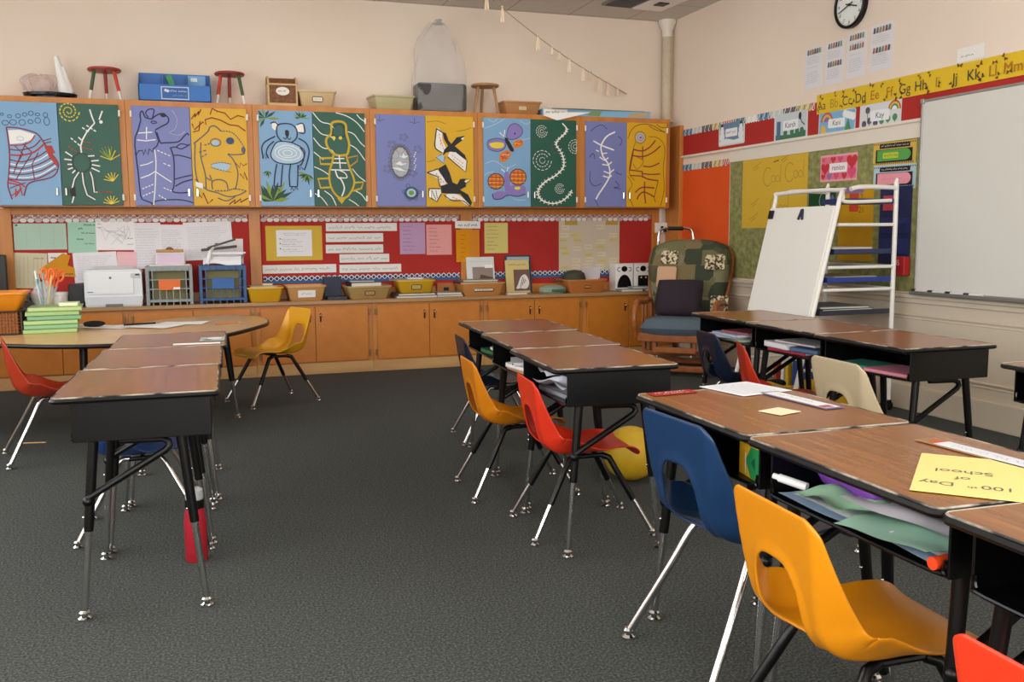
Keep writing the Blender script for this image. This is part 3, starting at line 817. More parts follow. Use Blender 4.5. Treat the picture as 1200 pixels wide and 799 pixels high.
# ------------------------------------------------------------------ moulded chairs facing +X
def chair_shell_mesh():
    prof = catmull([(-.222, .628), (-.207, .52), (-.190, .43), (-.174, .385), (-.135, .352), (-.07, .340), (.02, .346), (.11, .357), (.165, .354), (.195, .338), (.203, .318)], 4)
    L = [0]
    for a, b in zip(prof, prof[1:]): L.append(L[-1]+math.hypot(b[0]-a[0], b[1]-a[1]))
    T = L[-1]
    def at(s):
        s = min(max(s, 0), T)
        for i in range(len(L)-1):
            if s <= L[i+1]+1e-9:
                k = (s-L[i])/(L[i+1]-L[i]); a, b = prof[i], prof[i+1]
                return (a[0]+(b[0]-a[0])*k, a[1]+(b[1]-a[1])*k), (b[0]-a[0], b[1]-a[1])
    def hw(s):
        pts = [(0, .152), (.10, .165), (.2, .178), (.27, .190), (.34, .190), (.45, .182), (.62, .165), (.75, .158)]
        for (a, x), (b, y) in zip(pts, pts[1:]):
            if s <= b: return x+(y-x)*(s-a)/(b-a)
        return .158
    nu, ns = 36, 46
    bm = bmesh.new(); grid = []
    # hole outline in (u metres, s): flat bottom at the bend, arched top
    hc, hs0, hs1 = 0., .116, .310
    def hole_d(y, s):  # <1 inside
        sc = (hs0+hs1)/2; hh = (hs1-hs0)/2
        hwid = .072+.014*(s-hs0)/(hs1-hs0)
        return (abs(y)/hwid)**3.2+(abs(s-sc)/hh)**3.2
    uv = {}
    for i in range(ns+1):
        rw = []
        for j in range(nu+1):
            s = T*i/ns; u = -1+2*j/nu
            # rounded top and front corners
            r = .030
            h = hw(s)
            if s < r: h -= r-math.sqrt(max(0, r*r-(r-s)**2))
            if T-s < r: h -= r-math.sqrt(max(0, r*r-(r-(T-s))**2))
            rw.append([u*h, s])
        grid.append(rw)
    inside = [[hole_d(*grid[i][j]) < 1 for j in range(nu+1)] for i in range(ns+1)]
    keep = []
    for i in range(ns):
        for j in range(nu):
            cy = sum(grid[a][b][0] for a in (i, i+1) for b in (j, j+1))/4; cs = sum(grid[a][b][1] for a in (i, i+1) for b in (j, j+1))/4
            if hole_d(cy, cs) >= 1: keep.append((i, j))
    kset = set(keep)
    sc = (hs0+hs1)/2
    for i in range(1, ns):
        for j in range(1, nu):
            around = [(i-1, j-1) in kset, (i-1, j) in kset, (i, j-1) in kset, (i, j) in kset]
            if any(around) and not all(around):      # rim vertex: snap to the outline
                y, s = grid[i][j]; d = hole_d(y, s) or 1e-6; k = d**(-1/3.2)
                grid[i][j] = [y*k, sc+(s-sc)*k]
    V = {}
    def vert(i, j):
        if (i, j) in V: return V[(i, j)]
        y, s = grid[i][j]; (x, z), (dx, dz) = at(s); l = math.hypot(dx, dz); dx, dz = dx/l, dz/l
        n = Vector((-dz, 0, dx))                       # into the sitter's side
        h = hw(s); u = abs(y)/h
        back = max(0, min(1, (.36-s)/.12)); fl = max(0, min(1, (.50-s)/.16)); fl = fl*fl*(3-2*fl)
        uc = .97-.27*min(1, s/.22)
        d = fl*h*1.1*max(0, u-uc) + (1-back)*(.016*u**4 - .006*u*u)
        # raised rim round the opening
        q = hole_d(y, s)
        if q < 2.0: d -= .007*(1-(q-1)/1.0 if q > 1 else 1)
        p = Vector((x, y, z))+n*d
        V[(i, j)] = bm.verts.new(p); return V[(i, j)]
    for i, j in keep: bm.faces.new([vert(i, j), vert(i+1, j), vert(i+1, j+1), vert(i, j+1)])
    bmesh.ops.recalc_face_normals(bm, faces=bm.faces)
    for f in bm.faces: f.smooth = True
    me = bpy.data.meshes.new('seat_shell'); bm.to_mesh(me); bm.free()
    return me
SHELL = chair_shell_mesh()
SHELLS = {}
def chair_leg(t, sx, sy, style, parts):
    top = Vector((.060 if sx > 0 else -.045, sy*.112, .320)); knee = Vector((.085 if sx > 0 else -.078, sy*.122, .312)) ; ft = Vector((.245 if sx > 0 else -.235, sy*.19, .016))
    pts = catmull([top, knee, knee.lerp(ft, .35), ft], 4); pts = [Vector(p) for p in pts]
    k = len(pts)*6//10
    lg = MB()
    if style == 'chrome': lg.tube(pts, .0105, 1, 12)
    else:
        mid = knee.lerp(ft, .56)
        lg.tube([top, top.lerp(knee, .6), knee, knee.lerp(ft, .2), mid], .0125, 0, 12); lg.tube([mid.lerp(knee, .1), ft], .0095, 1, 12)
    return lg
LEGM = {}
def chair(x, y, deg, color, label, style='black', scale=1., group=None):
    t = thing('classroom_chair', label, 'chair', (x, y, 0), math.radians(deg), group, scale=scale)
    if color not in SHELLS:
        me = SHELL.copy(); me.materials.append(M(color, .34, 0, .5)); SHELLS[color] = me
    o = bpy.data.objects.new('seat_shell', SHELLS[color]); COL.objects.link(o); o.parent = t
    md = o.modifiers.new('thickness', 'SOLIDIFY'); md.thickness = .007; md.offset = -1
    md = o.modifiers.new('smooth', 'SUBSURF'); md.levels = 1; md.render_levels = 1
    for sx in (1, -1):
        for sy in (1, -1):
            st = style if style in ('black', 'chrome') else ('chrome' if sx < 0 else 'black')
            key = (sx, sy, st)
            if key not in LEGM:
                l = chair_leg(t, sx, sy, st, None).build('leg', [BLACKM, CHROME], t)
                g = MB().lathe([(.010, .03), (.0145, .024), (.0145, .018), (.008, .016), (.011, .012), (.018, .006), (.018, 0)], 0, 14, (.245 if sx > 0 else -.235, sy*.19, 0)).build('glide', CHROME, l)
                LEGM[key] = (l, g)
            else:
                l0, g0 = LEGM[key]
                l = l0.copy(); COL.objects.link(l); l.parent = t
                g = g0.copy(); COL.objects.link(g); g.parent = l
    if 'frame' not in LEGM:
        f = MB()
        for sy in (-1, 1): f.tube([(-.06, sy*.112, .318), (.07, sy*.112, .322)], .009, 0, 10)
        f.tube([(0, -.115, .318), (0, .115, .318)], .008, 0, 10)
        LEGM['frame'] = f.build('seat_frame', BLACKM, t)
    else:
        f = LEGM['frame'].copy(); COL.objects.link(f); f.parent = t
    return t
RED, ORG, BLU, NAV, TAN, YEL = '#d2321a', '#d98414', '#15345a', '#141d33', '#b9a888', '#e0a21a'
chair(1.458, 3.445, -6, RED, 'red plastic chair at the near desk of the middle row', 'black', 1.)
chair(1.395, 4.075, -4, '#c9780f', 'orange-yellow plastic chair behind the red one at the middle row', 'black', 1.)
chair(1.66, 5.17, -5, NAV, 'dark navy chair at the far end of the middle row', 'chrome', .97)
chair(1.452, 2.205, 2, BLU, 'large blue chair with chrome legs and an arched opening in its back', 'chrome', 1.13)
chair(1.330, 1.580, -4, '#d9890c', 'bright yellow-orange chair pulled up to the green papers', 'black', 1.04)
chair(1.255, .89, -2, '#ea3d1c', 'orange-red chair of which only the back corner shows beside the poster desk', 'black', .985)
chair(2.595, 2.985, -4, TAN, 'beige plastic chair at the easel row', 'black', 1.12)
chair(2.99, 4.66, -8, NAV, 'dark blue chair next to the glider at the easel row', 'chrome', 1.)
chair(2.845, 4.04, -25, '#b8301a', 'dull red chair seen edge-on at the easel row', 'black', 1.)
chair(-.735, 5.56, 12, '#a5341c', 'rusty red chair at the reading table', 'chrome', 1.06)
chair(-.22, 4.03, -3, '#1f3f74', 'blue chair tucked under the desks by the reading table', 'chrome', 1.)
chair(.515, 6.86, 203, YEL, 'yellow chair facing the reading table before the base cupboards', 'black', 1.06)

# ------------------------------------------------------------------ kidney-shaped reading table
out = catmull([(-1.03, 5.84), (-.72, 5.66), (-.36, 5.61), (.0, 5.74), (.2, 5.96), (.38, 6.33), (.475, 6.62), (.455, 7.04), (.285, 7.27), (.04, 7.29), (-.2, 7.12), (-.36, 6.86), (-.62, 6.74), (-.95, 6.78), (-1.2, 7.0), (-1.5, 7.1), (-1.75, 6.9), (-1.78, 6.45), (-1.6, 6.15), (-1.33, 5.98)], 5, True)
t = thing('reading_table', 'light kidney-shaped reading table with black edge, stacked with green books', 'table', (-.5, 6.4, 0))
o2 = [(x+.5, y-6.4) for x, y in out]
tp = MB().prism(o2, .576, .600, 0, 1).build('tabletop', [LAMK, BLACK], t)
MB().tube([(x, y, .588) for x, y in o2], .0125, 0, 8, closed=True).build('edge_band', BLACK, tp)
for x, y, fx, fy in ((.68, -.10, .742, -.09), (.50, .66, .54, .72), (-.12, -.47, -.13, -.53), (-1.0, .40, -1.05, .47), (-.98, -.18, -1.04, -.24)):
    lg = MB().tube([(x, y, .576), (x+(fx-x)*.55, y+(fy-y)*.55, .25)], .024, 0, 14, .019).tube([(x+(fx-x)*.5, y+(fy-y)*.5, .28), (fx, fy, .018)], .0125, 1, 12).build('leg', [BLACKM, CHROME], t)
    MB().lathe([(.013, .03), (.019, .022), (.01, .016), (.022, .006), (.022, 0)], 0, 14, (fx, fy, 0)).build('glide', CHROME, lg)

# ------------------------------------------------------------------ glider rocker with patchwork cover
PATCH = noisy('patchwork_cover', [(0, '#4b4d34'), (.22, '#6c6a45'), (.40, '#5a5638'), (.55, '#39402f'), (.68, '#7d785a'), (.9, '#7a6a48')], (1, 1, 1), kind='cells', nscale=7.5, rough=.9, bump=.5, bscale=30)
LEOP = noisy('spotted_patch', [(.45, '#4a3a26'), (.55, '#d9cba8')], (1, 1, 1), 2, .9, nscale=42)
t = thing('glider_chair', 'wooden glider rocker with patchwork cover, dark pillow and blue-grey seat', 'armchair', (3.945, 7.10, 0), math.radians(-41.0)-PI/2+math.radians(0))
# local frame: -Y... the sitter faces +X
t.rotation_euler = (0, 0, math.radians(229))
fr = MB()
for sy in (-1, 1):
    y = sy*.30
    fr.box((.0, y, .05), (.62, .05, .055), 0, .012); fr.tube(catmull([(-.30, y, .05), (-.2, y, .085), (0, y, .095), (.2, y, .085), (.31, y, .04)], 5), .022, 0, 10)
    fr.box((.06, y, .19), (.06, .03, .26), 0, .008); fr.box((-.12, y, .19), (.06, .03, .26), 0, .008)
fr.box((.27, 0, .06), (.05, .60, .05), 0, .01); fr.box((-.25, 0, .06), (.05, .60, .05), 0, .01); fr.box((.1, 0, .17), (.04, .60, .04), 0, .01)
fr.build('glider_base', GLIDERWOOD, t)
fr = MB()
fr.box((.26, 0, .315), (.03, .60, .075), 0, .008); fr.box((-.22, 0, .315), (.03, .56, .07), 0, .008); fr.box((.02, 0, .34), (.5, .56, .018), 0, .004)
for sy in (-1, 1): fr.box((.02, sy*.29, .315), (.52, .03, .07), 0, .008)
fr.box((.24, .0, .21), (.025, .36, .05), 0, .006)
for sy in (-1, 1): fr.box((.24, sy*.17, .26), (.03, .03, .12), 0, .006)
fr.build('seat_frame', GLIDERWOOD, t)
for sy in (-1, 1):
    y = sy*.335
    MB().tube(catmull([(.25, y, .33), (.285, y, .45), (.25, y, .565), (.14, y, .605), (-.05, y, .59), (-.22, y, .60)], 5), .024, 0, 12).box((.0, y, .46), (.03, .02, .25), 0, .006).box((-.12, y, .46), (.03, .02, .25), 0, .006).build('armrest', GLIDERWOOD, t)
fr = MB()
for sy in (-1, 1): fr.tube(catmull([(-.20, sy*.29, .32), (-.28, sy*.33, .62), (-.40, sy*.36, .96), (-.43, sy*.30, 1.06)], 5), .022, 0, 10)
fr.tube(catmull([(-.43, -.30, 1.06), (-.45, 0, 1.10), (-.43, .30, 1.06)], 5), .022, 0, 10)
for k in range(5): fr.tube([(-.22, -.2+.1*k, .34), (-.44, -.22+.11*k, 1.08)], .010, 0, 8)
fr.build('backrest_frame', GLIDERWOOD, t)
def pillowy(bb, w, h, d, mi=0, n=14, p=2.6, rnd=.04, taper=0.):
    def top(sg):
        def fn(u, v):
            a, c = 2*u-1, 2*v-1
            q = (max(0, 1-abs(a)**p)*max(0, 1-abs(c)**p))**.5
            k = 1-.06*(1-abs(a))*0
            return (a*w/2*(1-rnd*abs(c)**3)*(1+taper*c), c*h/2*(1-rnd*abs(a)**3), sg*d/2*q)
        return fn
    bb.surf(top(1), n, n, mi); bb.surf(lambda u, v: top(-1)(1-u, v), n, n, mi)
    bmesh.ops.remove_doubles(bb.bm, verts=bb.bm.verts, dist=1e-5)
    return bb
q = MB(); q.M = Matrix.Translation((.04, 0, .395)); pillowy(q, .54, .60, .17, 0, 14, 6).build('seat_cushion', noisy('blue_grey_cloth', [(.3, '#4b5a66'), (.7, '#5f707c')], rough=.95, nscale=40, bump=.2), t, sharp=60)
q = MB(); q.M = Matrix.Translation((-.29, 0, .755)) @ Matrix.Rotation(math.radians(-17), 4, 'Y') @ Matrix(((0, 0, 1, 0), (1, 0, 0, 0), (0, 1, 0, 0), (0, 0, 0, 1)))
pillowy(q, .70, .78, .17, 0, 22, 7, .18, .15)
bc = q.build('back_cushion', PATCH, t, sharp=60)
for yy, zz, ww, hh in ((-.16, .97, .15, .12), (.24, .93, .17, .13), (.05, .66, .16, .18), (.30, .58, .15, .14)):
    q = MB(); q.M = Matrix.Translation((-.188-(zz-.755)*.31, yy, zz)) @ Matrix.Rotation(math.radians(-17), 4, 'Y') @ Matrix(((0, 0, 1, 0), (1, 0, 0, 0), (0, 1, 0, 0), (0, 0, 0, 1)))
    q.prism(rrect(ww, hh, .015), -.004, .006).build('patch', LEOP, bc)
q = MB(); q.M = Matrix.Translation((-.168-.015, -.17, .80)) @ Matrix.Rotation(math.radians(-17), 4, 'Y') @ Matrix(((0, 0, 1, 0), (1, 0, 0, 0), (0, 1, 0, 0), (0, 0, 0, 1)))
q.prism(rrect(.17, .19, .02), -.016, .008).build('patch', M('#c99f80', .9), bc)
pl = thing('throw_pillow', 'dark plum square pillow propped in the patchwork glider', 'pillow', (0, 0, 0), t.rotation_euler[2])
pl.location = t.matrix_basis @ Vector((-.005, -.02, .635))
q = MB(); q.M = Matrix.Rotation(math.radians(-28), 4, 'Y') @ Matrix(((0, 0, 1, 0), (1, 0, 0, 0), (0, 1, 0, 0), (0, 0, 0, 1)))
pillowy(q, .40, .34, .15).build('pillow_body', M('#2a1e2a', .9), pl, sharp=70)
# folded cart behind it
t = thing('folding_cart', 'chrome tube cart handle with black grip behind the glider', 'cart', (4.255, 7.775, 0), math.radians(-38))
MB().tube(catmull([(-.16, 0, .03), (-.16, 0, .95), (-.155, .0, 1.17), (-.10, 0, 1.225), (.10, 0, 1.225), (.155, 0, 1.17), (.16, 0, .95), (.16, 0, .03)], 6), .012, 0, 10).tube([(-.16, 0, .5), (.16, 0, .5)], .01, 0, 8).build('handle_tube', CHROME, t)
MB().tube([(-.07, 0, 1.225), (.07, 0, 1.225)], .018, 0, 12).build('grip', BLACK, t)
MB().box((0, -.02, .02), (.40, .22, .02), 0, .004).build('toe_plate', STEEL, t)

# ------------------------------------------------------------------ easel with book trays
t = thing('easel', 'white tube-framed writing easel with tilted board and blue book trays', 'easel', (4.38, 5.05, 0))
WT = M('#e9e6df', .35)
# local: x towards the wall, y along the wall; near side y=0, far side y=.70
bx, tx = -.86, -.46          # board foot and top
def bp(z): return -.62+(z-.66)*(.19/.79)
e = MB(); e.tube(catmull([(bp(.05), 0, .05), (bp(.9), 0, .9), (bp(1.40), 0, 1.40), (bp(1.46), .03, 1.455), (bp(1.46), .67, 1.455), (bp(1.40), .70, 1.40), (bp(.9), .70, .9), (bp(.05), .70, .05)], 5), .015, 0, 12)
e.build('front_frame', WT, t)
e = MB(); e.tube(catmull([(0, 0, .05), (0, 0, 1.40), (-.01, 0, 1.465), (-.06, 0, 1.475), (-.28, 0, 1.475), (-.36, 0, 1.46)], 5), .0155, 0, 12).tube(catmull([(0, .70, .05), (0, .70, 1.40), (-.01, .70, 1.465), (-.06, .70, 1.475), (-.28, .70, 1.475), (-.36, .70, 1.46)], 5), .0155, 0, 12)
for z in (1.234, .96, .814, .30): e.tube([(bp(z)+.03, 0, z), (0, 0, z)], .011, 0, 10); e.tube([(0, 0, z), (0, .70, z)], .011, 0, 10); e.tube([(bp(z)+.03, .7, z), (0, .7, z)], .011, 0, 10)
e.tube(catmull([(bp(1.44)+.01, 0, 1.44), (bp(1.38)+.03, 0, 1.41), (bp(1.38)+.06, 0, 1.38), (-.04, 0, 1.39)], 5), .012, 0, 10)
e.build('rear_frame', WT, t)
for i, z in enumerate((1.375, 1.05, .868, .655)):
    x0 = bp(z)+.05
    dy, cy = (.24, .13) if i == 0 else (.68, .35)
    MB().box((x0/2, cy, z), (-x0-.02, dy, .012), 0, .002).box((x0/2, .008, z+.012), (-x0-.02, .006, .03), 0, .002).box((x0+.01, cy, z+.012), (.006, dy, .03)).build('tray', M(('#1d2c63', '#232b52', '#22398c', '#2a2d3c')[i], .4), t)
ang = math.atan2(.19, .79)
bd = MB(); bd.M = Matrix.Translation((bp(.995)-.022, .35, .995)) @ Matrix.Rotation(ang, 4, 'Y')
bd.box((0, 0, 0), (.014, .70, .74), 0, .003); bd.build('board', M('#eceae4', .3), t)
c = MB(); c.M = Matrix.Translation((bp(1.33)-.034, .32, 1.325)) @ Matrix.Rotation(ang, 4, 'Y')
c.box((0, .012, -.02), (.012, .02, .075), 0, .003, Matrix.Rotation(.28, 3, 'X')).box((0, -.012, -.02), (.012, .02, .075), 0, .003, Matrix.Rotation(-.28, 3, 'X')).build('clip', M('#1c2a4a', .4), t)
c = MB(); c.M = Matrix.Translation((bp(1.31)-.036, .665, 1.31)) @ Matrix.Rotation(ang, 4, 'Y'); c.box((0, 0, 0), (.014, .05, .06), 0, .003).build('magnet', BLACK, t)
for x, y in ((bp(.05), 0), (bp(.05), .7), (0, 0), (0, .7)): MB().tube([(x, y-.015, .03), (x, y+.015, .03)], .03, 0, 14).box((x, y, .055), (.03, .04, .03), 0, .005).build('caster', BLACK, t)

# ------------------------------------------------------------------ whiteboard, clock
t = thing('whiteboard', 'large wall-mounted whiteboard with grey metal frame', 'whiteboard', (XR-.007, 4.97, .79), rot=RR)
W_, H_ = 2.45, 1.235          # local x runs towards the camera
MB().box((W_/2, H_/2, .018), (W_-.02, H_-.02, .016)).build('panel', M('#d9d7d0', .22), t)
f = MB()
for x in (.008, W_-.008): f.box((x, H_/2, .018), (.016, H_, .03), 0, .003)
for y in (.008, H_-.008): f.box((W_/2, y, .018), (W_, .016, .03), 0, .003)
f.box((.012, H_-.01, .028), (.03, .03, .02), 0, .004)
f.build('frame', M('#a9a7a2', .35, .7), t)
MB().box((W_/2, -.005, .045), (W_-.04, .012, .075), 0, .003).box((W_/2, .004, .082), (W_-.04, .02, .006), 0, .002).build('pen_tray', M('#9a9893', .35, .7), t)
for k, (dx, c) in enumerate(((.05, '#1a1a1a'), (.20, '#23283a'), (.35, '#1a1a1a'), (.50, '#2b2b2b'))):
    tag(MB().tube([(-.06, 0, 0), (.06, 0, 0)], .009, 0, 10).tube([(.03, 0, 0), (.065, 0, 0)], .0105, 1, 10).build('marker_pen', [M('#d9d9d6', .4), M(c, .4)], None, (XR-.062, 4.97-dx-.03, .8055), (0, 0, PI/2+.06*k)), ('dry-erase marker at the far end of the whiteboard tray', 'second dry-erase marker along the whiteboard tray', 'third dry-erase marker along the whiteboard tray', 'fourth dry-erase marker along the whiteboard tray')[k], 'marker', 'markers on the whiteboard tray')
t = thing('wall_clock', 'round black-rimmed clock high on the wall over four sheets', 'clock', (XR, 5.715, 2.783), rot=RR)
r = .158
MB().lathe([(r, 0), (r+.004, .02), (r+.004, .04), (r-.004, .046), (r-.016, .04), (r-.016, .02)], 0, 40).build('rim', BLACK, t)
f = MB(); f.z0 = .0305; f.lathe([(r-.014, .012), (r-.014, .030)], 0, 40)
for n in range(1, 13):
    a = PI/2-n*PI/6; f.text(str(n), (r-.042)*math.cos(a), (r-.042)*math.sin(a), .034, 1)
for n in range(60):
    a = n*PI/30; q = .016 if n % 5 == 0 else .008; f.stroke([((r-.018)*math.cos(a), (r-.018)*math.sin(a)), ((r-.018-q)*math.cos(a), (r-.018-q)*math.sin(a))], .0025, 1)
f.build('dial', [M('#e9efe9', .4), M('#20242a', .6)], t)
def hand(nm, clock_deg, ln, wd, z):
    a = math.radians(90-clock_deg); bb = MB(); bb.M = Matrix.Rotation(a, 4, 'Z'); bb.box((ln/2-.02, 0, z), (ln+.04, wd, .002)); bb.build(nm, BLACK, t)
hand('hour_hand', 106, .085, .009, .036); hand('minute_hand', 251, .118, .007, .039)
MB().lathe([(.009, .03), (.009, .043)], 0, 12).build('hub', BLACK, t)
# ------------------------------------------------------------------ paper helpers
rnd = random.Random(11)
def squiggle(bb, x0, x1, y, h, w, mi):
    """one line of small handwriting: separate wiggly words"""
    x = x0
    while x < x1-.5*h:
        ln = min(x1-x, rnd.uniform(1.2, 4.2)*h); n = max(4, int(ln/h*3.5))
        pts = [(x+ln*i/n, y+h*(.32*(1 if i % 2 else -1)*rnd.uniform(.4, 1))+(h*.35 if rnd.random() < .14 else 0)) for i in range(n+1)]
        bb.stroke(pts, w, mi); x += ln+h*.6
def sheet(name, label, cat, w, h, loc, rot, color, group=None, lines=None, th=.0012, ink='#55565e', deco=None, extra=(), rough=.8):
    """a flat paper: local x right, y up, z out of the surface; loc is its centre"""
    bb = MB(); bb.z0 = th+.0004
    bb.box((0, 0, th/2), (w, h, th))
    if lines:
        for (x0, x1, y, hh, lw) in lines: squiggle(bb, x0*w, x1*w, y*h, hh, lw, 1)
    if deco: deco(bb)
    o = bb.build(name, [M(color, rough, spec=.2), M(ink, .8)]+[M(c, .7) for c in extra], None, loc, rot)
    return tag(o, label, cat, group)
def rows(n, x0=-.42, x1=.42, y0=.36, y1=-.4, h=.014, w=.0022): return [(x0, x1-rnd.uniform(0, .25)*(x1-x0), y0+(y1-y0)*i/max(1, n-1), h, w) for i in range(n)]
def onback(x0, x1, z0, z1, d=0.): return ((x0+x1)/2, 8.4015-d, (z0+z1)/2), x1-x0, z1-z0
def bsheet(name, label, cat, box, color, d=0., tilt=0., **k):
    loc, w, h = onback(*box, d); return sheet(name, label, cat, w, h, loc, (PI/2, tilt, 0), color, **k)
GP, GR = 'papers pinned behind the printer', 'papers on the red boards'
def cols(bb): 
    for x in (-.1, .0, .1): bb.stroke([(x, -.09), (x, .08)], .0015, 2)
    for i in range(14): bb.stroke([(-.17, .075-.012*i), (.17, .075-.012*i)], .001, 2)
    bb.fill([(-.175, .085), (-.16, .085), (-.16, .098), (-.175, .098)], 1)
bsheet('chart_sheet', 'wide pale green table sheet in the upper corner of the crowded board', 'paper', (-1.338, -.955, 1.085, 1.295), '#b7d3c2', deco=cols, extra=('#95b5a2',), group=GP)
bsheet('notice_sheet', 'mint green notice with dark headings between table sheet and white page', 'paper', (-.945, -.722, 1.055, 1.306), '#a9d6c0', .0014, .02, lines=[(-.15, .0, .28, .016, .006), (.05, .42, .40, .014, .006), (-.05, .4, .14, .012, .005), (-.2, .02, -.06, .016, .006), (.05, .42, -.2, .012, .004)], group=GP)
bsheet('map_sheet', 'white line-drawing sheet in landscape pinned beside the mint notice', 'paper', (-.735, -.44, 1.075, 1.312), '#f3f1f2', .0030, .01, deco=lambda b_: [b_.stroke(catmull([(rnd.uniform(-.12, .12), rnd.uniform(-.09, .09)) for _ in range(5)], 4), .0014, 2) for _ in range(5)], extra=('#8b8d92',), lines=[(-.45, -.35, .4, .012, .003), (-.45, -.35, .28, .012, .003), (.3, .45, -.3, .012, .003), (.32, .45, -.1, .012, .003)], group=GP)
bsheet('letter_sheet', 'tall pale white letter directly over the printer end', 'paper', (-.452, -.235, .918, 1.298), '#eceaf0', .0002, -.01, lines=rows(14, h=.009, w=.0014), ink='#9a9aa6', group=GP)
bsheet('form_sheet', 'white form with a grey table behind the pink clipboard', 'paper', (-.25, -.05, .95, 1.282), '#efedf2', .0016, .012, lines=rows(16, h=.009, w=.0014), ink='#8e8e9c', group=GP)
bsheet('calendar_sheet', 'largest white page of the crowded board, over the blue crate', 'paper', (-.055, .335, .985, 1.305), '#f0eff3', .0030, -.035, lines=rows(15, h=.010, w=.0014), ink='#a0a0ac', group=GP)
bsheet('note_sheet', 'narrow white note at the post end of the crowded board', 'paper', (.31, .42, .70, 1.16), '#ece9e8', .0002, .01, lines=rows(10, h=.009, w=.0014), ink='#9a9aa6', group=GP)
bsheet('schedule_sheet', 'cream sheet of narrow columns below the green table sheet', 'paper', (-1.352, -1.11, .775, 1.06), '#d8d0b0', .0004, .04, deco=lambda b_: [b_.stroke([(x, -.12), (x, .11)], .0016, 1) for x in (-.08, -.05, -.02, .02, .05, .08)], ink='#948b6a', lines=[(.1, .38, .35, .014, .005), (.1, .4, -.1, .010, .004)], group=GP)
bsheet('memo_sheet', 'small white memo with a dark stamp under the mint notice', 'paper', (-1.10, -.96, .93, 1.058), '#eeebea', .0014, 0, lines=[(-.35, -.1, .2, .022, .008), (0, .4, .2, .012, .003)], group=GP)
bsheet('letter_sheet', 'white typed page behind the top of the laser printer', 'paper', (-.915, -.585, .815, 1.06), '#ebeaef', .0018, -.03, lines=rows(12, h=.009, w=.0014), ink='#9c9ca6', group=GP)
bsheet('note_sheet', 'pink note pinned over the printer beside the tall white letter', 'paper', (-.585, -.432, .92, 1.06), '#f0c2c8', .0006, .02, group=GP)
o = MB(); o.z0 = .0018; o.prism([(-.16, -.01), (.02, .12), (.075, .10), (.05, .02), (.10, .0), (.105, -.075), (-.10, -.06)], 0, .0014)
squiggle(o, .02, .09, -.05, .018, .006, 1)
tag(o.build('envelope', [M('#d9962c', .8, spec=.2), INK], None, (-1.01, 8.3975, .935), RB), 'torn orange-brown envelope pinned aslant above the glass vase', 'envelope')

def mounted(b_):
    b_.fill(rrect(.305, .228, .004, 2, 0, 0), 2)
    squiggle(b_, -.10, .11, .085, .012, .0016, 1); squiggle(b_, -.08, .10, .07, .012, .0016, 1)
    for y in (.03, -.01, -.055): b_.fill(circ(-.12, y+.008, .006, n=8), 1); squiggle(b_, -.11, .02, y, .012, .002, 1); squiggle(b_, -.10, .07, y-.018, .010, .0014, 1)
bsheet('mounted_page', 'white printed page mounted on gold-yellow card', 'poster', (.612, 1.095, .967, 1.268), '#d9b64a', 0, 0, deco=mounted, extra=('#eef0f4',), group=GR)
for i, (box, l) in enumerate((((1.131, 1.766, 1.219, 1.290), 'topmost and long white sentence strip on the red board'), ((1.128, 1.639, 1.124, 1.200), 'second white sentence strip from the top'), ((1.125, 1.637, 1.026, 1.100), 'third white sentence strip from the top'),
        ((1.243, 1.69, .941, 1.015), 'short white sentence strip fourth from the top, set further along'), ((.577, 1.212, .856, .930), 'white sentence strip under the gold-mounted page'), ((1.24, 1.798, .850, .922), 'lowest white sentence strip, above the blue wave border'))):
    loc, w, h = onback(*box)
    sheet('sentence_strip', l, 'sentence strip', w, h, loc, RB, '#ecebe8', 'sentence strips on the red board', lines=[(-.46, .46, -.08, .034, .0034)], ink='#5a5a64')
for box, c, l in (((1.791, 2.026, 1.008, 1.291), '#c39fc6', 'lilac list sheet beside the sentence strips'), ((2.037, 2.276, .998, 1.274), '#eba7a4', 'salmon pink list sheet next to the lilac one'), ((2.593, 2.823, 1.006, 1.288), '#dccf7e', 'pale yellow list sheet on the board past the orange paper')):
    bsheet('list_sheet', l, 'paper', box, c, lines=[(-.38, -.38+rnd.uniform(.25, .5), .38-.125*i, .012, .003) for i in range(7)], ink='#6c5a68', group=GR)
def twotone(b_): b_.fill([(.018, -.148), (.112, -.148), (.112, .148), (.018, .148)], 2); [b_.stroke([(-.07, .1-.04*i), (-.02-.01*(i % 3), .1-.04*i)], .004, 1) for i in range(6)]
bsheet('list_sheet', 'orange sheet of short lines hung over the wooden post', 'paper', (2.312, 2.538, .929, 1.226), '#e09316', .021, 0, deco=twotone, extra=('#d98514',), ink='#9a5a10', group=GR)
bsheet('heading_strip', 'curled white heading strip above the orange sheet', 'sign', (2.305, 2.547, 1.238, 1.305), '#efedea', .021, .02, lines=[(-.38, .42, -.1, .03, .006)], ink='#2c2c34', group=GR)
def stickies(b_):
    r2 = random.Random(5)
    for r_ in range(7):
        for c_ in range(5):
            if r2.random() < .72:
                x, y = -.26+.125*c_+r2.uniform(-.015, .015), .17-.062*r_+r2.uniform(-.01, .01)
                b_.fill([(x-.042, y-.022), (x+.042, y-.022), (x+.042, y+.022), (x-.042, y+.022)], 2 if r2.random() < .4 else 3); squiggle(b_, x-.036, x+.03, y, .014, .0026, 1)
    b_.fill([(-.26, .20), (-.13, .20), (-.13, .243), (-.26, .243)], 4); b_.fill([(.17, .20), (.30, .20), (.30, .243), (.17, .243)], 4)
bsheet('sticky_note_chart', 'big off-white chart filled with rows of small sticky notes', 'chart', (3.339, 3.977, .822, 1.308), '#cfc3ae', .0002, 0, deco=stickies, extra=('#d3c486', '#d8cfb2', '#b9993c'), ink='#8b8470', group=GR)

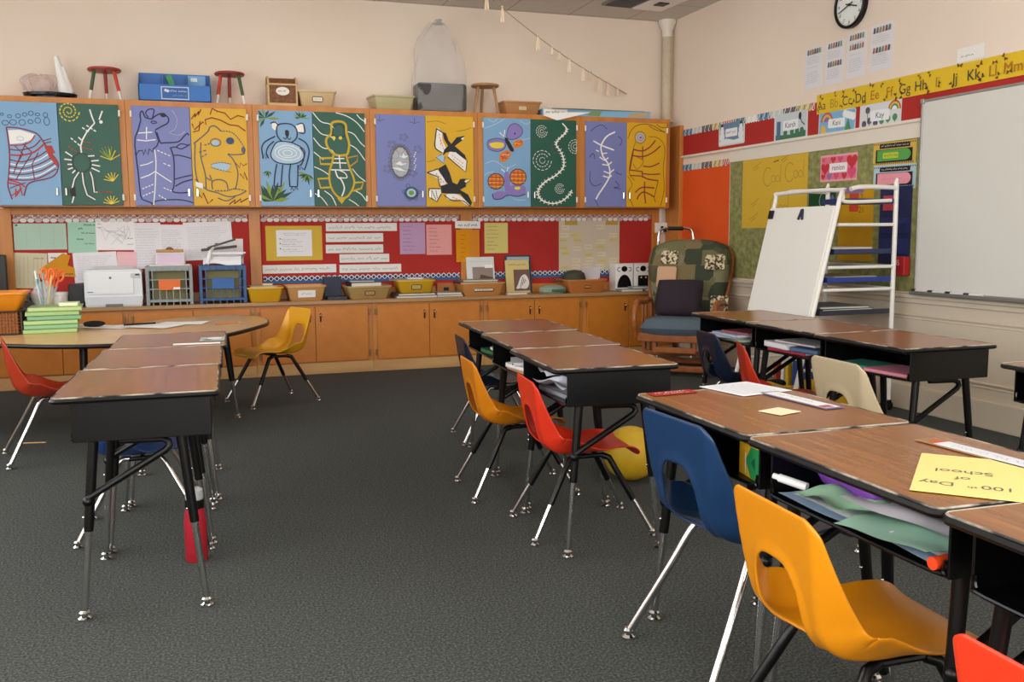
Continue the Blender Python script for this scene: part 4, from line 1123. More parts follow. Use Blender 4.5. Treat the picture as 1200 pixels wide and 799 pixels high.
# ------------------------------------------------------------------ on the wall at the whiteboard
def rloc(y0, y1, z0, z1, d=.0): return (XR-.0005-d, (y0+y1)/2, (z0+z1)/2), abs(y1-y0), z1-z0
def rsheet(name, label, cat, box, color, d=0., tilt=0., **k):
    loc, w, h = rloc(*box, d); return sheet(name, label, cat, w, h, loc, (PI/2, tilt, -PI/2), color, **k)
ZB = ['#5d8aa8', '#c7d5dd', '#2f5a63', '#d7c07a', '#c2555f', '#3f7d6a', '#f1ece4']
def zigzag(bb, w, h, m0, n_m, z):
    n = int(w/.036); s = w/n
    for i in range(n):
        x = -w/2+s*i; c = m0+(i//5) % n_m; x1 = x+s
        bb.fill([(x, -h/2), (x1-.002, -h/2), (x1-.002, h/2), (x, h/2)], c, z)
        bb.fill([(x+s*.1, -h/2+.004), (x+s*.3, -h/2+.002), (x+s*.95, h/2-.002), (x+s*.65, h/2-.002)], m0+(n_m-1 if i % 2 else (i//5+2) % n_m), z+.0002)
        bb.fill([(x, -h/2), (x+s*.5, -h/2-.010), (x1, -h/2)], m0+n_m-1 if i % 2 else c, z)
t = thing('paper_frieze', 'red paper band with multicoloured zigzag edging above the green board', 'wall frieze', (XR, 8.13, 1.92), rot=RR)
MB().box((2.9, .118, .003), (5.8, .236, .004)).build('band', REDPAPER, t)
q = MB(); q.M = Matrix.Translation((1.01, .215, 0)); q.box((0, 0, .0065), (2.02, .05, .003)); zigzag(q, 2.02, .05, 1, 7, .0085); q.build('edging', [M('#e2dccf', .8)]+[M(c, .7) for c in ZB], t)
t = thing('orange_poster', 'plain orange paper panel with zigzag edging beside the glider', 'wall panel', (XR, 7.71, .77), rot=RR)
MB().box((0, .52, .003), (.84, 1.04, .004)).build('panel', ORANGEP, t)
q = MB(); q.M = Matrix.Translation((0, 1.035, 0)); q.box((0, 0, .0065), (.84, .05, .003)); zigzag(q, .84, .05, 1, 7, .0085); q.build('edging', [M('#e2dccf', .8)]+[M(c, .7) for c in ZB], t)
t = thing('display_board', 'mottled olive green display board with scalloped edge behind the easel', 'display board', (XR, 7.275, .785), rot=RR)
MB().box((1.152, .51, .003), (2.304, 1.01, .004)).build('backing', GREENB, t)
q = MB(); n = 58; w = 2.304
q.z0 = .0045
for i in range(n): q.fill([(w*i/n, 1.012), (w*(i+.5)/n, 1.034), (w*(i+1)/n, 1.012)], 0, .0055)
for i in range(20): q.fill([(w-.005, .99*i/20), (w+.012, .99*(i+.5)/20), (w-.005, .99*(i+1)/20)], 0, .0055)
q.box((w/2, 1.008, .004), (w, .018, .003)); q.build('scalloped_edge', GREENB, t)
CARDG = 'name cards along the red band'
def card(label, y0, y1, z0, z1, bg, fg, word, deco, extra, tilt=0):
    def d(b_):
        w, h = abs(y1-y0), z1-z0
        deco(b_, w, h)
        b_.fill(rrect(w*.46, h*.34, .012, 3, -w*.0, h*.02), 2); 
        if word: b_.text(word, 0, h*.02, h*.26, 1)
        else: squiggle(b_, -w*.18, w*.18, h*.02, h*.16, .005, 1)
    bb = MB(); w, h = y0-y1, z1-z0; bb.z0 = .0022
    bb.prism(rrect(w, h, .018, 4), 0, .0016)
    d(bb)
    o = bb.build('name_card', [M('#d9dde0', .5), M('#30333a', .8), M('#eceff0', .7)]+[M(c, .7) for c in extra], None, (XR-.0065, (y0+y1)/2, (z0+z1)/2), (PI/2, tilt, -PI/2))
    tag(o, label, 'name card', CARDG)
def d1(b_, w, h):
    b_.fill(rrect(w*.9, h*.86, .01), 3); b_.fill([(-w*.45, -h*.43), (w*.45, -h*.43), (w*.45, -h*.25), (w*.1, -h*.3), (-w*.2, -h*.2), (-w*.45, -h*.3)], 4)
    for x in (-.36, .36):
        for k, (yy, rr) in enumerate(((-.12, .10), (.1, .08), (.25, .055))): b_.fill(circ(x*w, yy*h, rr*w, n=12), 4)
        b_.fill([(x*w-.02, .3*h), (x*w+.02, .3*h), (x*w+.012, .42*h), (x*w-.012, .42*h)], 1)
card('name card with snowmen on a grey-blue sky', 7.474, 7.057, 1.945, 2.155, 0, 0, '', d1, ('#6d87a6', '#e6ebef'))
def d2(b_, w, h):
    b_.fill(rrect(w*.92, h*.88, .01), 3); b_.fill([(-w*.45, -h*.43), (w*.45, -h*.43), (w*.45, -h*.22), (0, -h*.3), (-w*.45, -h*.26)], 4)
    b_.fill([(-w*.42, -h*.4), (-w*.3, -h*.4), (-w*.3, h*.2), (-w*.42, h*.2)], 5)
    for x in (-.15, .05, .2, .34): b_.fill(circ(x*w, -h*.22, w*.06, n=10), 4); b_.stroke([(x*w, -h*.2), (x*w, -h*.4)], .008, 4)
    b_.fill(circ(.28*w, .27*h, .02, .03, 8), 1); b_.stroke([(.28*w, .25*h), (.34*w, .05*h), (.42*w, -.05*h)], .009, 1)
card('name card with green bushes and a dark bird', 6.626, 6.19, 1.905, 2.135, 0, 0, 'Karsh', d2, ('#c9d2d6', '#3e7558', '#4c6f95'))
def d3(b_, w, h):
    b_.fill(rrect(w*.96, h*.92, .01), 3); b_.fill([(-w*.47, -h*.45), (w*.47, -h*.45), (w*.47, -h*.3), (-w*.47, -h*.34)], 4)
    for k, c in enumerate((6, 5, 7)): b_.fill(circ(-.27*w, .1*h, w*.17*(1-.25*k), n=14, a0=0, a1=180), c)
    b_.fill([(.2*w, -h*.4), (.42*w, -h*.4), (.31*w, h*.15)], 4)
    for k in range(4): b_.fill(circ(.22*w+.03*k, .32*h-.008*k, .028, n=10), 2)
    b_.fill(circ(-.36*w, -.22*h, .03, .04, 10), 5)
card('bright blue name card with a sunset and green tree under the alphabet', 6.054, 5.639, 1.878, 2.072, 0, 0, 'Kani', d3, ('#7fb2d9', '#4a8e58', '#e2b838', '#b9606e', '#8a6aa8'), .03)
def d4(b_, w, h):
    b_.fill([(-w*.47, -h*.45), (w*.47, -h*.45), (w*.47, -h*.33), (-w*.47, -h*.38)], 4)
    for k, c in enumerate((5, 6, 4, 3)): b_.fill(circ(.34*w, .14*h, w*.15*(1-.2*k), n=14, a0=0, a1=180), c)
    for x, y in ((-.38, -.2), (-.25, -.12), (-.1, -.2), (.05, -.16), (.2, -.12), (.36, -.1), (-.3, .22)): b_.fill(circ(x*w, y*h, .024, n=10), 7 if x < 0 else 4); b_.stroke([(x*w, y*h), (x*w, y*h-.06)], .007, 4)
card('white name card with a rainbow and small flowers under the alphabet', 5.595, 5.182, 1.868, 2.085, 0, 0, 'Kay', d4, ('#eef0f2', '#4f8c63', '#c4573e', '#e0bb45', '#5b4c66'), .02)
# alphabet strip
t = thing('alphabet_strip', 'yellow alphabet strip with hand-drawn letters and butterflies', 'alphabet strip', (XR, 6.08, 2.066), rot=RR)
q = MB(); q.z0 = .0105; Wd = 2.3; q.box((Wd/2, .07, .009), (Wd, .14, .003))
r4 = random.Random(9)
pairs = 'Aa Bb Cc Dd Ee Ff Gg Hh Ii Jj Kk Ll Mm Nn Oo'.split()
for i, pz in enumerate(pairs):
    q.text(pz, .056+i*.145, .055, .092, (1, 2, 1, 3, 4, 4, 1)[i % 7])
    for k in range(2):
        x, y, a, sc_ = .056+i*.145+r4.uniform(-.08, .08)+.05*k, (.118 if k == 0 else .03)+r4.uniform(-.012, .012), r4.uniform(0, 6), r4.uniform(.016, .024)
        for sg in (-1, 1):
            ca, sa = math.cos(a+sg*.9), math.sin(a+sg*.9); cb, sb = math.cos(a+sg*2.1), math.sin(a+sg*2.1)
            q.fill([(x, y), (x+sc_*1.3*ca, y+sc_*1.3*sa), (x+sc_*math.cos(a+sg*1.5), y+sc_*math.sin(a+sg*1.5))], 5 if k else 6)
            q.fill([(x, y), (x+sc_*cb, y+sc_*sb), (x+sc_*.8*math.cos(a+sg*1.6), y+sc_*.8*math.sin(a+sg*1.6))], 5)
q.build('strip', [M('#e2bd1f', .7), M('#4a4636', .8), M('#a88f2e', .8), M('#3b3b3b', .8), M('#b0741c', .8), M('#3a2a22', .8), M('#6b3a22', .8)], t)
# four sheets under the clock
for (y0, y1, z0, z1, rows_), l in zip(((6.251, 6.036, 2.270, 2.568, (.40,)), (6.003, 5.795, 2.266, 2.572, (.40, -.03)), (5.763, 5.561, 2.278, 2.586, (.40, .18)), (5.52, 5.292, 2.284, 2.593, (.38, -.05))),
        ('white poem sheet under the clock, nearest the room corner', 'white poem sheet under the clock with two grey headings', 'white poem sheet under the clock with an orange flame in its heading', 'white poem sheet under the clock, nearest the whiteboard')):
    w, h = y0-y1, z1-z0
    def dz(b_, rr_=rows_, w=w, h=h):
        r5 = random.Random(int(w*1e5))
        for yy in rr_:
            for k in range(6):
                x = -.36*w+k*.13*w; c = 2+(k+int(yy*50)) % 4
                b_.fill([(x, yy*h-.018), (x+.09*w, yy*h-.018), (x+.10*w, yy*h+.018), (x+.03*w, yy*h+.020)], c)
    ys = [y for y in (.27, .22, .17, .12, .02, -.10, -.15, -.2, -.25, -.3, -.35) if all(abs(y-r_) > .08 for r_ in rows_)]
    sheet('poem_sheet', l, 'poster', w, h, (XR-.0005, (y0+y1)/2, (z0+z1)/2), RR, '#e4e2e6', 'white sheets under the clock', lines=[(-.38, .36-rnd.uniform(0, .15), y, .007, .0014) for y in ys], ink='#8d90a6', deco=dz, extra=('#6b6f68', '#8f9a6e', '#b8693f', '#5d5666'))
rsheet('word_label', 'small curled white word label above the alphabet strip', 'label', (4.723, 4.509, 2.218, 2.300), '#eeebe4', .002, -.02, lines=[(-.35, .1, -.15, .016, .003)], group=None)
# on the green board
def goals(b_):
    for x, y, s_ in ((-.05, .12, .12), (.25, .14, .12), (.06, -.12, .12)):
        b_.stroke(circ(x-.03, y, s_*.5, s_*.62, 14, 50, 320), .005, 1); b_.stroke(circ(x+.05, y-.02, s_*.24, n=10), .004, 1); b_.stroke(circ(x+.11, y-.02, s_*.22, n=10), .004, 1); b_.stroke([(x+.15, y+.09), (x+.15, y-.05)], .004, 1)
    for x, y in ((-.3, .2), (-.32, -.1), (-.33, -.22), (.1, .24)): b_.stroke([(x, y), (x+.06, y+.02), (x+.12, y+.05)], .004, 1); b_.stroke([(x+.02, y-.02), (x+.09, y+.01)], .004, 1)
    b_.stroke([(.0, .235), (.07, .245)], .010, 2); b_.stroke(circ(.34, -.16, .07, .05, 12, 180, 360), .005, 1)
rsheet('goal_poster', 'large yellow paper with loose pencilled letters on the green board', 'poster', (7.073, 6.173, 1.222, 1.813), '#d7b13c', .005, .0, deco=goals, extra=('#8a5a1c',), ink='#8f7426')
def hearts(b_):
    def heart(x, y, s_, mi): b_.fill([(x, y-s_)]+[(x+s_*math.sin(a)**3, y+s_*(.81*math.cos(a)-.31*math.cos(2*a)-.12*math.cos(3*a)-.06*math.cos(4*a))) for a in [2*PI*k/18+PI/1 for k in range(1, 18)]], mi)
    b_.fill(rrect(.395, .165, .008), 2)
    for x, y, s_, c in ((-.15, .0, .05, 3), (.15, .04, .06, 3), (.15, -.04, .05, 4), (-.06, .06, .03, 3), (.02, .06, .03, 4), (.07, -.06, .03, 3), (-.02, -.06, .03, 4), (-.1, -.06, .03, 5), (-.17, .06, .02, 4), (-.17, -.06, .025, 3)): heart(x, y, s_, c)
    b_.fill(rrect(.20, .068, .01), 6); b_.text('renion', 0, 0, .055, 1)
rsheet('heart_card', 'pink card covered in red hearts with a name in the centre', 'name card', (6.018, 5.605, 1.557, 1.752), '#e9a7b0', .005, .01, deco=hearts, extra=('#e0788c', '#c62f38', '#d94f78', '#8f74a8', '#f1ecee'), ink='#33333a')
def tagd(mi):
    def fn(b_):
        w, h = .405, .155
        for k in range(40):
            x = -w/2+w*((k*7) % 40)/40; y = (h/2-.012) if k % 2 else (-h/2+.012); b_.fill(circ(x, y, .006, n=6), 4)
        b_.fill([(-.14, .035), (.15, .035), (.15, .066), (-.14, .066)], 1); squiggle(b_, -.125, .135, .05, .016, .003, 5)
        b_.fill([(-.175, -.06), (.175, -.06), (.175, .028), (-.175, .028)], 1)
        b_.fill([(-.16, -.05)]+circ(.11, -.012, .05, .038, 8, -80, 80)+[(-.16, .024)], 2)
        if mi: b_.fill(rrect(.15, .04, .01, 3, -.03, -.014), 3); squiggle(b_, -.09, .04, -.014, .02, .003, 1)
        else: squiggle(b_, -.12, .08, -.014, .018, .002, 3)
    return fn
rsheet('bulletin_tag', 'yellow-edged black tag with a green crayon shape on the green board', 'sign', (5.441, 5.033, 1.637, 1.790), '#d9b756', .005, .015, deco=tagd(1), extra=('#55a04c', '#b9c838', '#7a4a22', '#ded8c8'), ink='#15161a')
rsheet('bulletin_tag', 'blue-edged black tag with a pink crayon shape on the green board', 'sign', (5.431, 5.025, 1.473, 1.638), '#b7cdd4', .005, .015, deco=tagd(0), extra=('#eb9aa8', '#c9707f', '#3d5560', '#ded8c8'), ink='#15161a')
# posters half hidden by the easel
rsheet('bus_poster', 'orange-yellow poster with digits behind the top of the easel', 'poster', (5.79, 5.42, .98, 1.50), '#c99a1e', .005, 0, deco=lambda b_: (b_.fill(rrect(.10, .14, .01, 2, -.02, .16), 2), b_.text('2', .06, .19, .06, 1), b_.text('21', .06, .10, .06, 1), b_.fill(rrect(.2, .05, .01, 2, -.02, .245), 3)), extra=('#c7401f', '#8a6f9a'), ink='#5a4310')
rsheet('green_poster', 'dark green round-patterned picture behind the easel top', 'poster', (6.15, 5.83, 1.36, 1.52), '#1f4a2c', .005, 0, deco=lambda b_: (b_.stroke(circ(.03, -.02, .06, n=16), .008, 1), b_.fill(circ(.12, -.03, .03, .05, 10), 2)), extra=('#6a66a8',), ink='#8fa598')
t = thing('pocket_chart', 'navy blue hanging pocket chart beside the easel frame', 'pocket chart', (XR-.006, 5.20, .98), rot=RR)
q = MB(); q.box((0, .25, .003), (.30, .52, .006), 0, .002); q.build('backing', M('#1a2352', .8), t)
for z in (.06, .2): MB().box((0, z+.05, .008), (.27, .10, .004)).build('pocket', M('#202b63', .7), t)
MB().box((-.04, .40, .010), (.14, .10, .006)).build('pocket_card', M('#c4424c', .7), t)
tag(MB().box((0, 0, .03), (.12, .125, .05), 0, .004).text('IS', .0, .02, .05, 1, .0556).build('red_box', [M('#b3262a', .5), M('#e8c9c4')], None, (XR-.006, 5.10, .96), RR), 'small red box on the wall beside the easel', 'box')

# ------------------------------------------------------------------ clothesline with pegs
A, B_ = Vector((2.27, 7.60, 3.218)), Vector((4.05, 8.41, 2.52))
t = thing('clothesline', 'thin cord strung from the ceiling down to the cupboards near the corner', 'cord', A)
def cord(u): p = A.lerp(B_, u); p.z -= .06*math.sin(PI*u); return p
MB().tube([cord(i/24)-A for i in range(25)], .004, 0, 6).build('cord', M('#b49c86', .8), t)
ORD = 'first second third fourth fifth sixth seventh eighth ninth tenth last'.split()
for k, u in enumerate((.075, .165, .38, .47, .52, .585, .68, .73, .80, .86, .93)):
    p = cord(u); a = rnd.uniform(-.4, .4)
    g = thing('clothes_peg', ORD[k]+' wooden clothes peg along the cord from the ceiling end', 'clothes peg', p, a, 'pegs on the clothesline')
    ln = .135 if k in (0, 1, 2, 5, 6, 8, 9) else .085
    for sx in (-1, 1): q = MB(); q.M = Matrix.Rotation(sx*.09, 4, 'Y'); q.box((0, sx*.005, -ln/2+.018), (.016, .010, ln), 0, .002); q.build('jaw', M('#ecd6bb', .7), g)
    MB().tube([(0, -.012, .0), (0, .012, .0)], .006, 0, 8).build('spring', STEEL, g)
# ------------------------------------------------------------------ things on top of the wall cupboards
TOP, TY = 2.2565, 8.25
def tub(t, w, d, h, color, taper=.86, lip=.012, rough=.4, name='tub', label_card=None, holder=True, wall=.005):
    m = M(color, rough)
    b = MB(); rings = []
    def ring(sx, sy, z): return [b.v((x, y, z)) for x, y in rrect(sx, sy, min(sx, sy)*.09, 3)]
    seq = [(w*taper*.5, d*taper*.5, .006)] if False else []
    lst = [(w*taper-.02, d*taper-.02, 0), (w*taper, d*taper, .012), (w-.006, d-.006, h-lip), (w+lip, d+lip, h-lip), (w+lip, d+lip, h), (w-wall*2, d-wall*2, h), (w*taper-wall*2, d*taper-wall*2, .016)]
    rings = [ring(*q) for q in lst]
    n = len(rings[0])
    for a, c in zip(rings, rings[1:]):
        for k in range(n): b.f([a[k], a[(k+1) % n], c[(k+1) % n], c[k]], 0)
    b.f(rings[0][::-1], 0); b.f(rings[-1], 0)
    o = b.build(name, m, t)
    tilt = math.atan2(d*(1-taper)/2, h)
    if label_card:
        q = MB(); q.M = Matrix.Translation((0, -(d*(1+taper)/4)-.003, h*.47)) @ Matrix.Rotation(PI/2+tilt, 4, 'X')
        lw, lh = label_card[1:3]
        q.z0 = .004; q.box((0, 0, 0), (lw, lh, .006), 0, .001)
        if holder: q.stroke(rrect(lw-.006, lh-.006, .006, 2), .007, 1, .0036, True)
        squiggle(q, -lw*.32, lw*.3, 0, lh*.3, .0022, 2)
        q.build('label_holder', [M(label_card[0], .6), M('#4b3a22', .4), INK], o)
    return o
t = thing('turntable_tray', 'low black round tray on top of the cupboards near the picture edge', 'tray', (-.99, TY, TOP))
MB().lathe([(.12, 0), (.12, .015), (.165, .02), (.17, .04), (.155, .04), (.15, .028), (0, .028)], 0, 32, sx=1.15, sy=.85).build('dish', M('#12151f', .25), t)
o = MB().surf(lambda u, v: ((.10+.02*math.sin(7*u*2*PI+3*v)+.015*math.sin(11*v))*math.cos(2*PI*u)*math.sin(PI*v)*1.25, (.075+.015*math.sin(5*u*2*PI))*math.sin(2*PI*u)*math.sin(PI*v), max(.004, .075-.072*math.cos(PI*v)+.028*math.sin(5*u*2*PI+1)*math.sin(PI*v)+.014*math.sin(13*u*2*PI)*math.sin(PI*v))), 40, 14).build('plastic_bag', clear_plastic('pink_clear_plastic', '#ecd2cb', .30, .2), None, (-1.065, TY, TOP+.033), sharp=180)
tag(o, 'crumpled clear bag of pinkish pieces on the round black tray', 'bag')
t = thing('paper_cone', 'tall white paper cone standing on the round black tray', 'paper cone', (-.905, TY, TOP+.0285))
MB().tube([(.03, 0, 0), (-.03, .01, .30)], .055, 0, 18, .016).build('cone', PAPER, t); MB().tube([(.05, .0, .02), (.012, .005, .22)], .04, 0, 14, .018).build('inner_sheet', PAPER, t)
def stool(x, r, h, seat_c, legs, label, tips=True, rz=.3):
    t = thing('step_stool', label, 'stool', (x, TY, TOP+.002), rz, 'small stools on the cupboards')
    MB().lathe([(0, h-.022), (r-.006, h-.022), (r, h-.016), (r, h-.006), (r-.006, h), (0, h)], 0, 32).build('seat', M(seat_c, .4) if isinstance(seat_c, str) else seat_c, t)
    for k, c in enumerate(legs):
        a = math.radians((200, 340, 90)[k]) - rz
        p0 = Vector((r*.62*math.cos(a), r*.62*math.sin(a), h-.022)); p1 = Vector((r*.98*math.cos(a), r*.98*math.sin(a), 0))
        lm = M(c, .5) if isinstance(c, str) else c
        if tips: MB().tube([p0, p0.lerp(p1, .68)], .014, 0, 10, .013).tube([p0.lerp(p1, .68), p1], .013, 1, 10, .011).build('leg', [lm, M('#eae3da', .5)], t)
        else: MB().tube([p0, p1], .014, 0, 10, .011).build('leg', lm, t)
STW = noisy('stool_wood', [(.3, '#9a7248'), (.7, '#b48a5c')], (5, 5, 1), rough=.5, nscale=4)
stool(-.592, .125, .25, '#a3342a', ('#3c5a34', '#c83a25', '#a3342a'), 'red stool with a green and a red leg near the black tray')
stool(.360, .120, .262, '#8e2f26', ('#c83a25', '#3c5a34', '#a3342a'), 'red stool with white-tipped legs beside the blue organizer')
stool(2.566, .125, .262, STW, (STW, STW, STW), 'plain wooden stool beside the clear plastic bag', False)
t = thing('desk_organizer', 'bright blue divided box with a pale label plate on the cupboards', 'organizer', (-.069, TY-.01, TOP))
BL = M('#1f6cbd', .4)
b = MB(); b.box((0, 0, .004), (.55, .24, .008)).box((0, .116, .125), (.55, .008, .25), 0, .002).box((0, -.116, .065), (.55, .008, .13), 0, .002)
for sx in (-1, 1): b.prism([(-.12, 0), (.12, 0), (.12, .25), (-.12, .13)], -.004, .004) if False else b.box((sx*.271, .0, .065), (.008, .24, .13))
b.build('tray_box', BL, t)
for x in (-.271, -.09, .09, .271):
    q = MB(); q.M = Matrix.Translation((x, 0, 0)) @ Matrix(((0, 0, 1, 0), (1, 0, 0, 0), (0, 1, 0, 0), (0, 0, 0, 1)))
    q.prism([(-.112, .01), (.112, .01), (.112, .248), (-.112, .13)], -.004, .004).build('divider', BL, t)
q = MB(); q.M = Matrix.Translation((.0, -.121, .065)) @ Matrix.Rotation(PI/2, 4, 'X'); q.z0 = .0045
q.box((0, 0, 0), (.21, .10, .006), 0, .002).fill(rrect(.195, .085, .004, 2), 1); squiggle(q, -.04, .085, .015, .018, .004, 0); squiggle(q, -.02, .085, -.02, .016, .003, 2)
for c in ((-.07, .02), (-.055, .015)): q.fill(circ(*c, .012, n=8), 0)
q.build('label_plate', [M('#cdd8e4', .5), M('#2a5fa6', .5), M('#7fb0de', .5)], t)
tag(MB().box((0, 0, .11), (.14, .018, .22), 0, .003).box((-.02, -.0095, .185), (.05, .002, .03), 1).build('booklet', [M('#7fb0de', .5), M('#e2ebf2', .6)], None, (.10, TY+.03, TOP+.02), (-.2, 0, 0)), 'pale blue booklet standing in the blue divided box', 'booklet')
tag(MB().box((0, 0, .10), (.045, .02, .2), 0, .004).build('green_folder', M('#3d9a55', .5), None, (-.05, TY+.0, TOP+.035), (0, -.35, 0)), 'green folder leaning inside the blue divided box', 'folder')
t = thing('bread_box', 'small brown box with cream edges and a rounded top on the cupboards', 'box', (.775, TY, TOP))
CRM, BRN = M('#cfae7c', .5), noisy('wicker_brown', [(.4, '#6b4022'), (.6, '#86542e')], (60, 60, 60), 2, .6, nscale=1)
b = MB()
for sx in (-1, 1):
    b.box((sx*.115, 0, .09), (.016, .20, .18), 0, .005); b.tube(catmull([(sx*.115, -.10, .18), (sx*.115, -.07, .225), (sx*.115, 0, .245), (sx*.115, .07, .235), (sx*.115, .10, .18)], 4), .009, 0, 8)
b.box((0, -.095, .012), (.24, .016, .024), 0, .004).box((0, -.095, .175), (.24, .016, .016), 0, .004).build('box_frame', CRM, t)
MB().box((0, 0, .09), (.222, .18, .165)).build('body', BRN, t)
MB().surf(lambda u, v: (-.108+.216*u, -.095+.19*v, .18+.058*math.sin(PI*v)), 2, 12).build('lid', BRN, t)
q = MB(); q.M = Matrix.Translation((0, -.093, .12)) @ Matrix.Rotation(PI/2, 4, 'X'); q.z0 = .008; q.prism(circ(0, 0, .055, .034, 18)[:-1], 0, .007); squiggle(q, -.038, .035, 0, .016, .004, 1); q.build('label_badge', [M('#ece5da', .6), INK], t)
t = thing('storage_tub', 'cream tub of wooden pieces next to the small brown box', 'tub', (1.057, TY, TOP), 0, 'plastic tubs'); tub(t, .31, .24, .135, '#cdb184', .84, .014, label_card=('#e9e2d2', .09, .045), holder=True)
for k, (x, a) in enumerate(((-.06, .3), (.03, -.2), (.10, .5))):
    tag(MB().tube([(-.05, 0, 0), (.05, 0, 0)], .014, 0, 10).build('wooden_block', M(('#c79a5a', '#b98847', '#9b5a34')[k], .6), None, (1.057+x, TY-.02+.03*k, TOP+.128), (0, -.1, a)), ('pale wooden piece at the near end of the cream tub', 'middle wooden piece in the cream tub', 'reddish wooden piece in the cream tub')[k], 'wooden block')
MB_ = MB(); t = thing('storage_tub', 'shallow pale green-cream tub beside the clear plastic bag', 'tub', (1.70, TY-.01, TOP), .1, 'plastic tubs'); tub(t, .36, .25, .12, '#bdb48a', .88, .014)
t = thing('packing_bag', 'tall clear plastic bag with a dark grey foam block in its base', 'plastic bag', (2.145, TY, TOP))
MB().box((0, 0, .128), (.44, .22, .235), 0, .02).build('foam_block', noisy('grey_foam', [(.35, '#474542'), (.65, '#4f4c48')], (1, 1, 1), 4, .8, nscale=9), t)
def bagfn(u, v):
    a = 2*PI*u; z = .004+.775*v
    w = .236-.05*max(0, v-.25)-.14*max(0, v-.5)-.55*max(0, v-.82); d = .122-.05*max(0, v-.3)-.03*max(0, v-.6)
    k = .012*math.sin(5*a+6*v)+.008*math.sin(9*a-11*v)+.006*math.sin(17*v+3*a)
    c, s_ = math.cos(a), math.sin(a); p = .55
    return ((w+k)*math.copysign(abs(c)**p, c)-.03*v*v, (d+k*.5)*math.copysign(abs(s_)**p, s_), z+.012*math.sin(3*a)*v)
MB().surf(bagfn, 48, 30).build('clear_bag', clear_plastic('clear_plastic_film', '#dcdcda', .22, .2), t, sharp=180)
MB().lathe([(.05, .765), (.02, .785), (.032, .80), (.01, .81)], 0, 12, (.0, 0, 0)).build('twist_knot', clear_plastic('knotted_film', '#b8b8b6', .8, .3), t)
t = thing('storage_tub', 'tan tub beside the plain wooden stool', 'tub', (2.885, TY, TOP), 0, 'plastic tubs'); tub(t, .36, .24, .115, '#b58252', .84, .014, label_card=('#dcc7a2', .07, .03), holder=False)
PST = (('blue_map_poster', 'wide pale blue map sheet lying along the cupboard tops', '#7fb6dc', 1.02, .055, 0, .0), ('folded_poster', 'folded green and cream poster on the map sheet', '#b9b27c', .60, .012, .0555, -.02))
t = thing('map_poster', 'stack edge of a pale blue map with a white title on the cupboard tops', 'poster', (3.62, TY-.01, TOP), -.02)
q = MB(); q.box((0, 0, .03), (1.08, .22, .06), 0, .002); q.build('map_body', M('#86b8da', .6), t)
q = MB(); q.M = Matrix.Translation((0, -.111, .03)) @ Matrix.Rotation(PI/2, 4, 'X'); q.z0 = .0015
q.fill([(-.53, -.024), (-.30, -.024), (-.30, .026), (-.53, .026)], 0); squiggle(q, -.51, -.33, .0, .026, .006, 1); q.fill([(-.10, -.02), (.02, -.024), (.04, .02), (-.08, .016)], 2); q.fill([(.30, -.025), (.5, -.02), (.52, .02), (.34, .012)], 3); q.build('map_print', [M('#ecebe6', .7), INK, M('#7f9a5c', .7), M('#c9a878', .7)], t)
o = MB().prism([(-.50, -.14), (-.28, -.155), (.44, -.115), (.52, .05), (-.40, .10)], 0, .004).build('loose_poster', M('#b4a878', .7), None, (3.66, TY-.005, TOP+.0615), (0, 0, -.02)); tag(o, 'thin olive poster lying on the blue map', 'poster')
o = MB().prism([(-.18, -.012), (.02, .02), (.30, .03), (-.04, -.055)], 0, .003).build('loose_sheet', PAPER, None, (3.24, 8.095, 2.262), (PI/2*.94, 0, 0)); tag(o, 'white sheet corner hanging over the cupboard edge from the map', 'paper')

# ------------------------------------------------------------------ on the worktop
CZ, CY = .6315, 8.215
t = thing('laser_printer', 'white laser printer on the worktop', 'printer', (-.60, CY+.0, CZ))
PW = M('#e4e8ec', .4)
b = MB(); b.prism([(-.205, .0), (.205, 0), (.215, .06), (.212, .27), (.19, .295), (-.19, .295), (-.212, .27), (-.215, .06)], -.14, .14)
for v in b.bm.verts: v.co = Vector((v.co.x, -v.co.z, v.co.y))
bmesh.ops.recalc_face_normals(b.bm, faces=b.bm.faces)
b.build('body', PW, t)
MB().box((-.02, -.143, .185), (.34, .008, .17), 0, .006).build('front_door', M('#eef1f4', .35), t)
MB().box((0, -.144, .045), (.42, .01, .075), 0, .006).box((0, -.150, .012), (.13, .006, .02), 1, .002).build('paper_tray', [M('#d6dbe0', .4), M('#6f7478', .5)], t)
MB().box((.165, -.146, .245), (.07, .006, .035), 0, .003).box((.18, -.150, .252), (.03, .004, .014), 1, .002).build('control_panel', [M('#c9ced3', .4), M('#2e3338', .4)], t)
q = MB(); q.M = Matrix.Translation((-.02, -.1475, .23)) @ Matrix.Rotation(PI/2, 4, 'X'); q.fill(circ(0, 0, .010, n=12), 0, .0005); q.fill([(-.17, -.115), (-.13, -.115), (-.13, -.108), (-.17, -.108)], 0, .0005); q.build('badge', M('#5c6a75', .4), t)
MB().surf(lambda u, v: (-.15+.30*u, -.05+.16*v, .296+.022*math.sin(PI*v*.6)), 6, 8).box((.07, .06, .302), (.06, .02, .012), 1, .002).build('output_tray', [PW, M('#9aa0a6', .4)], t)
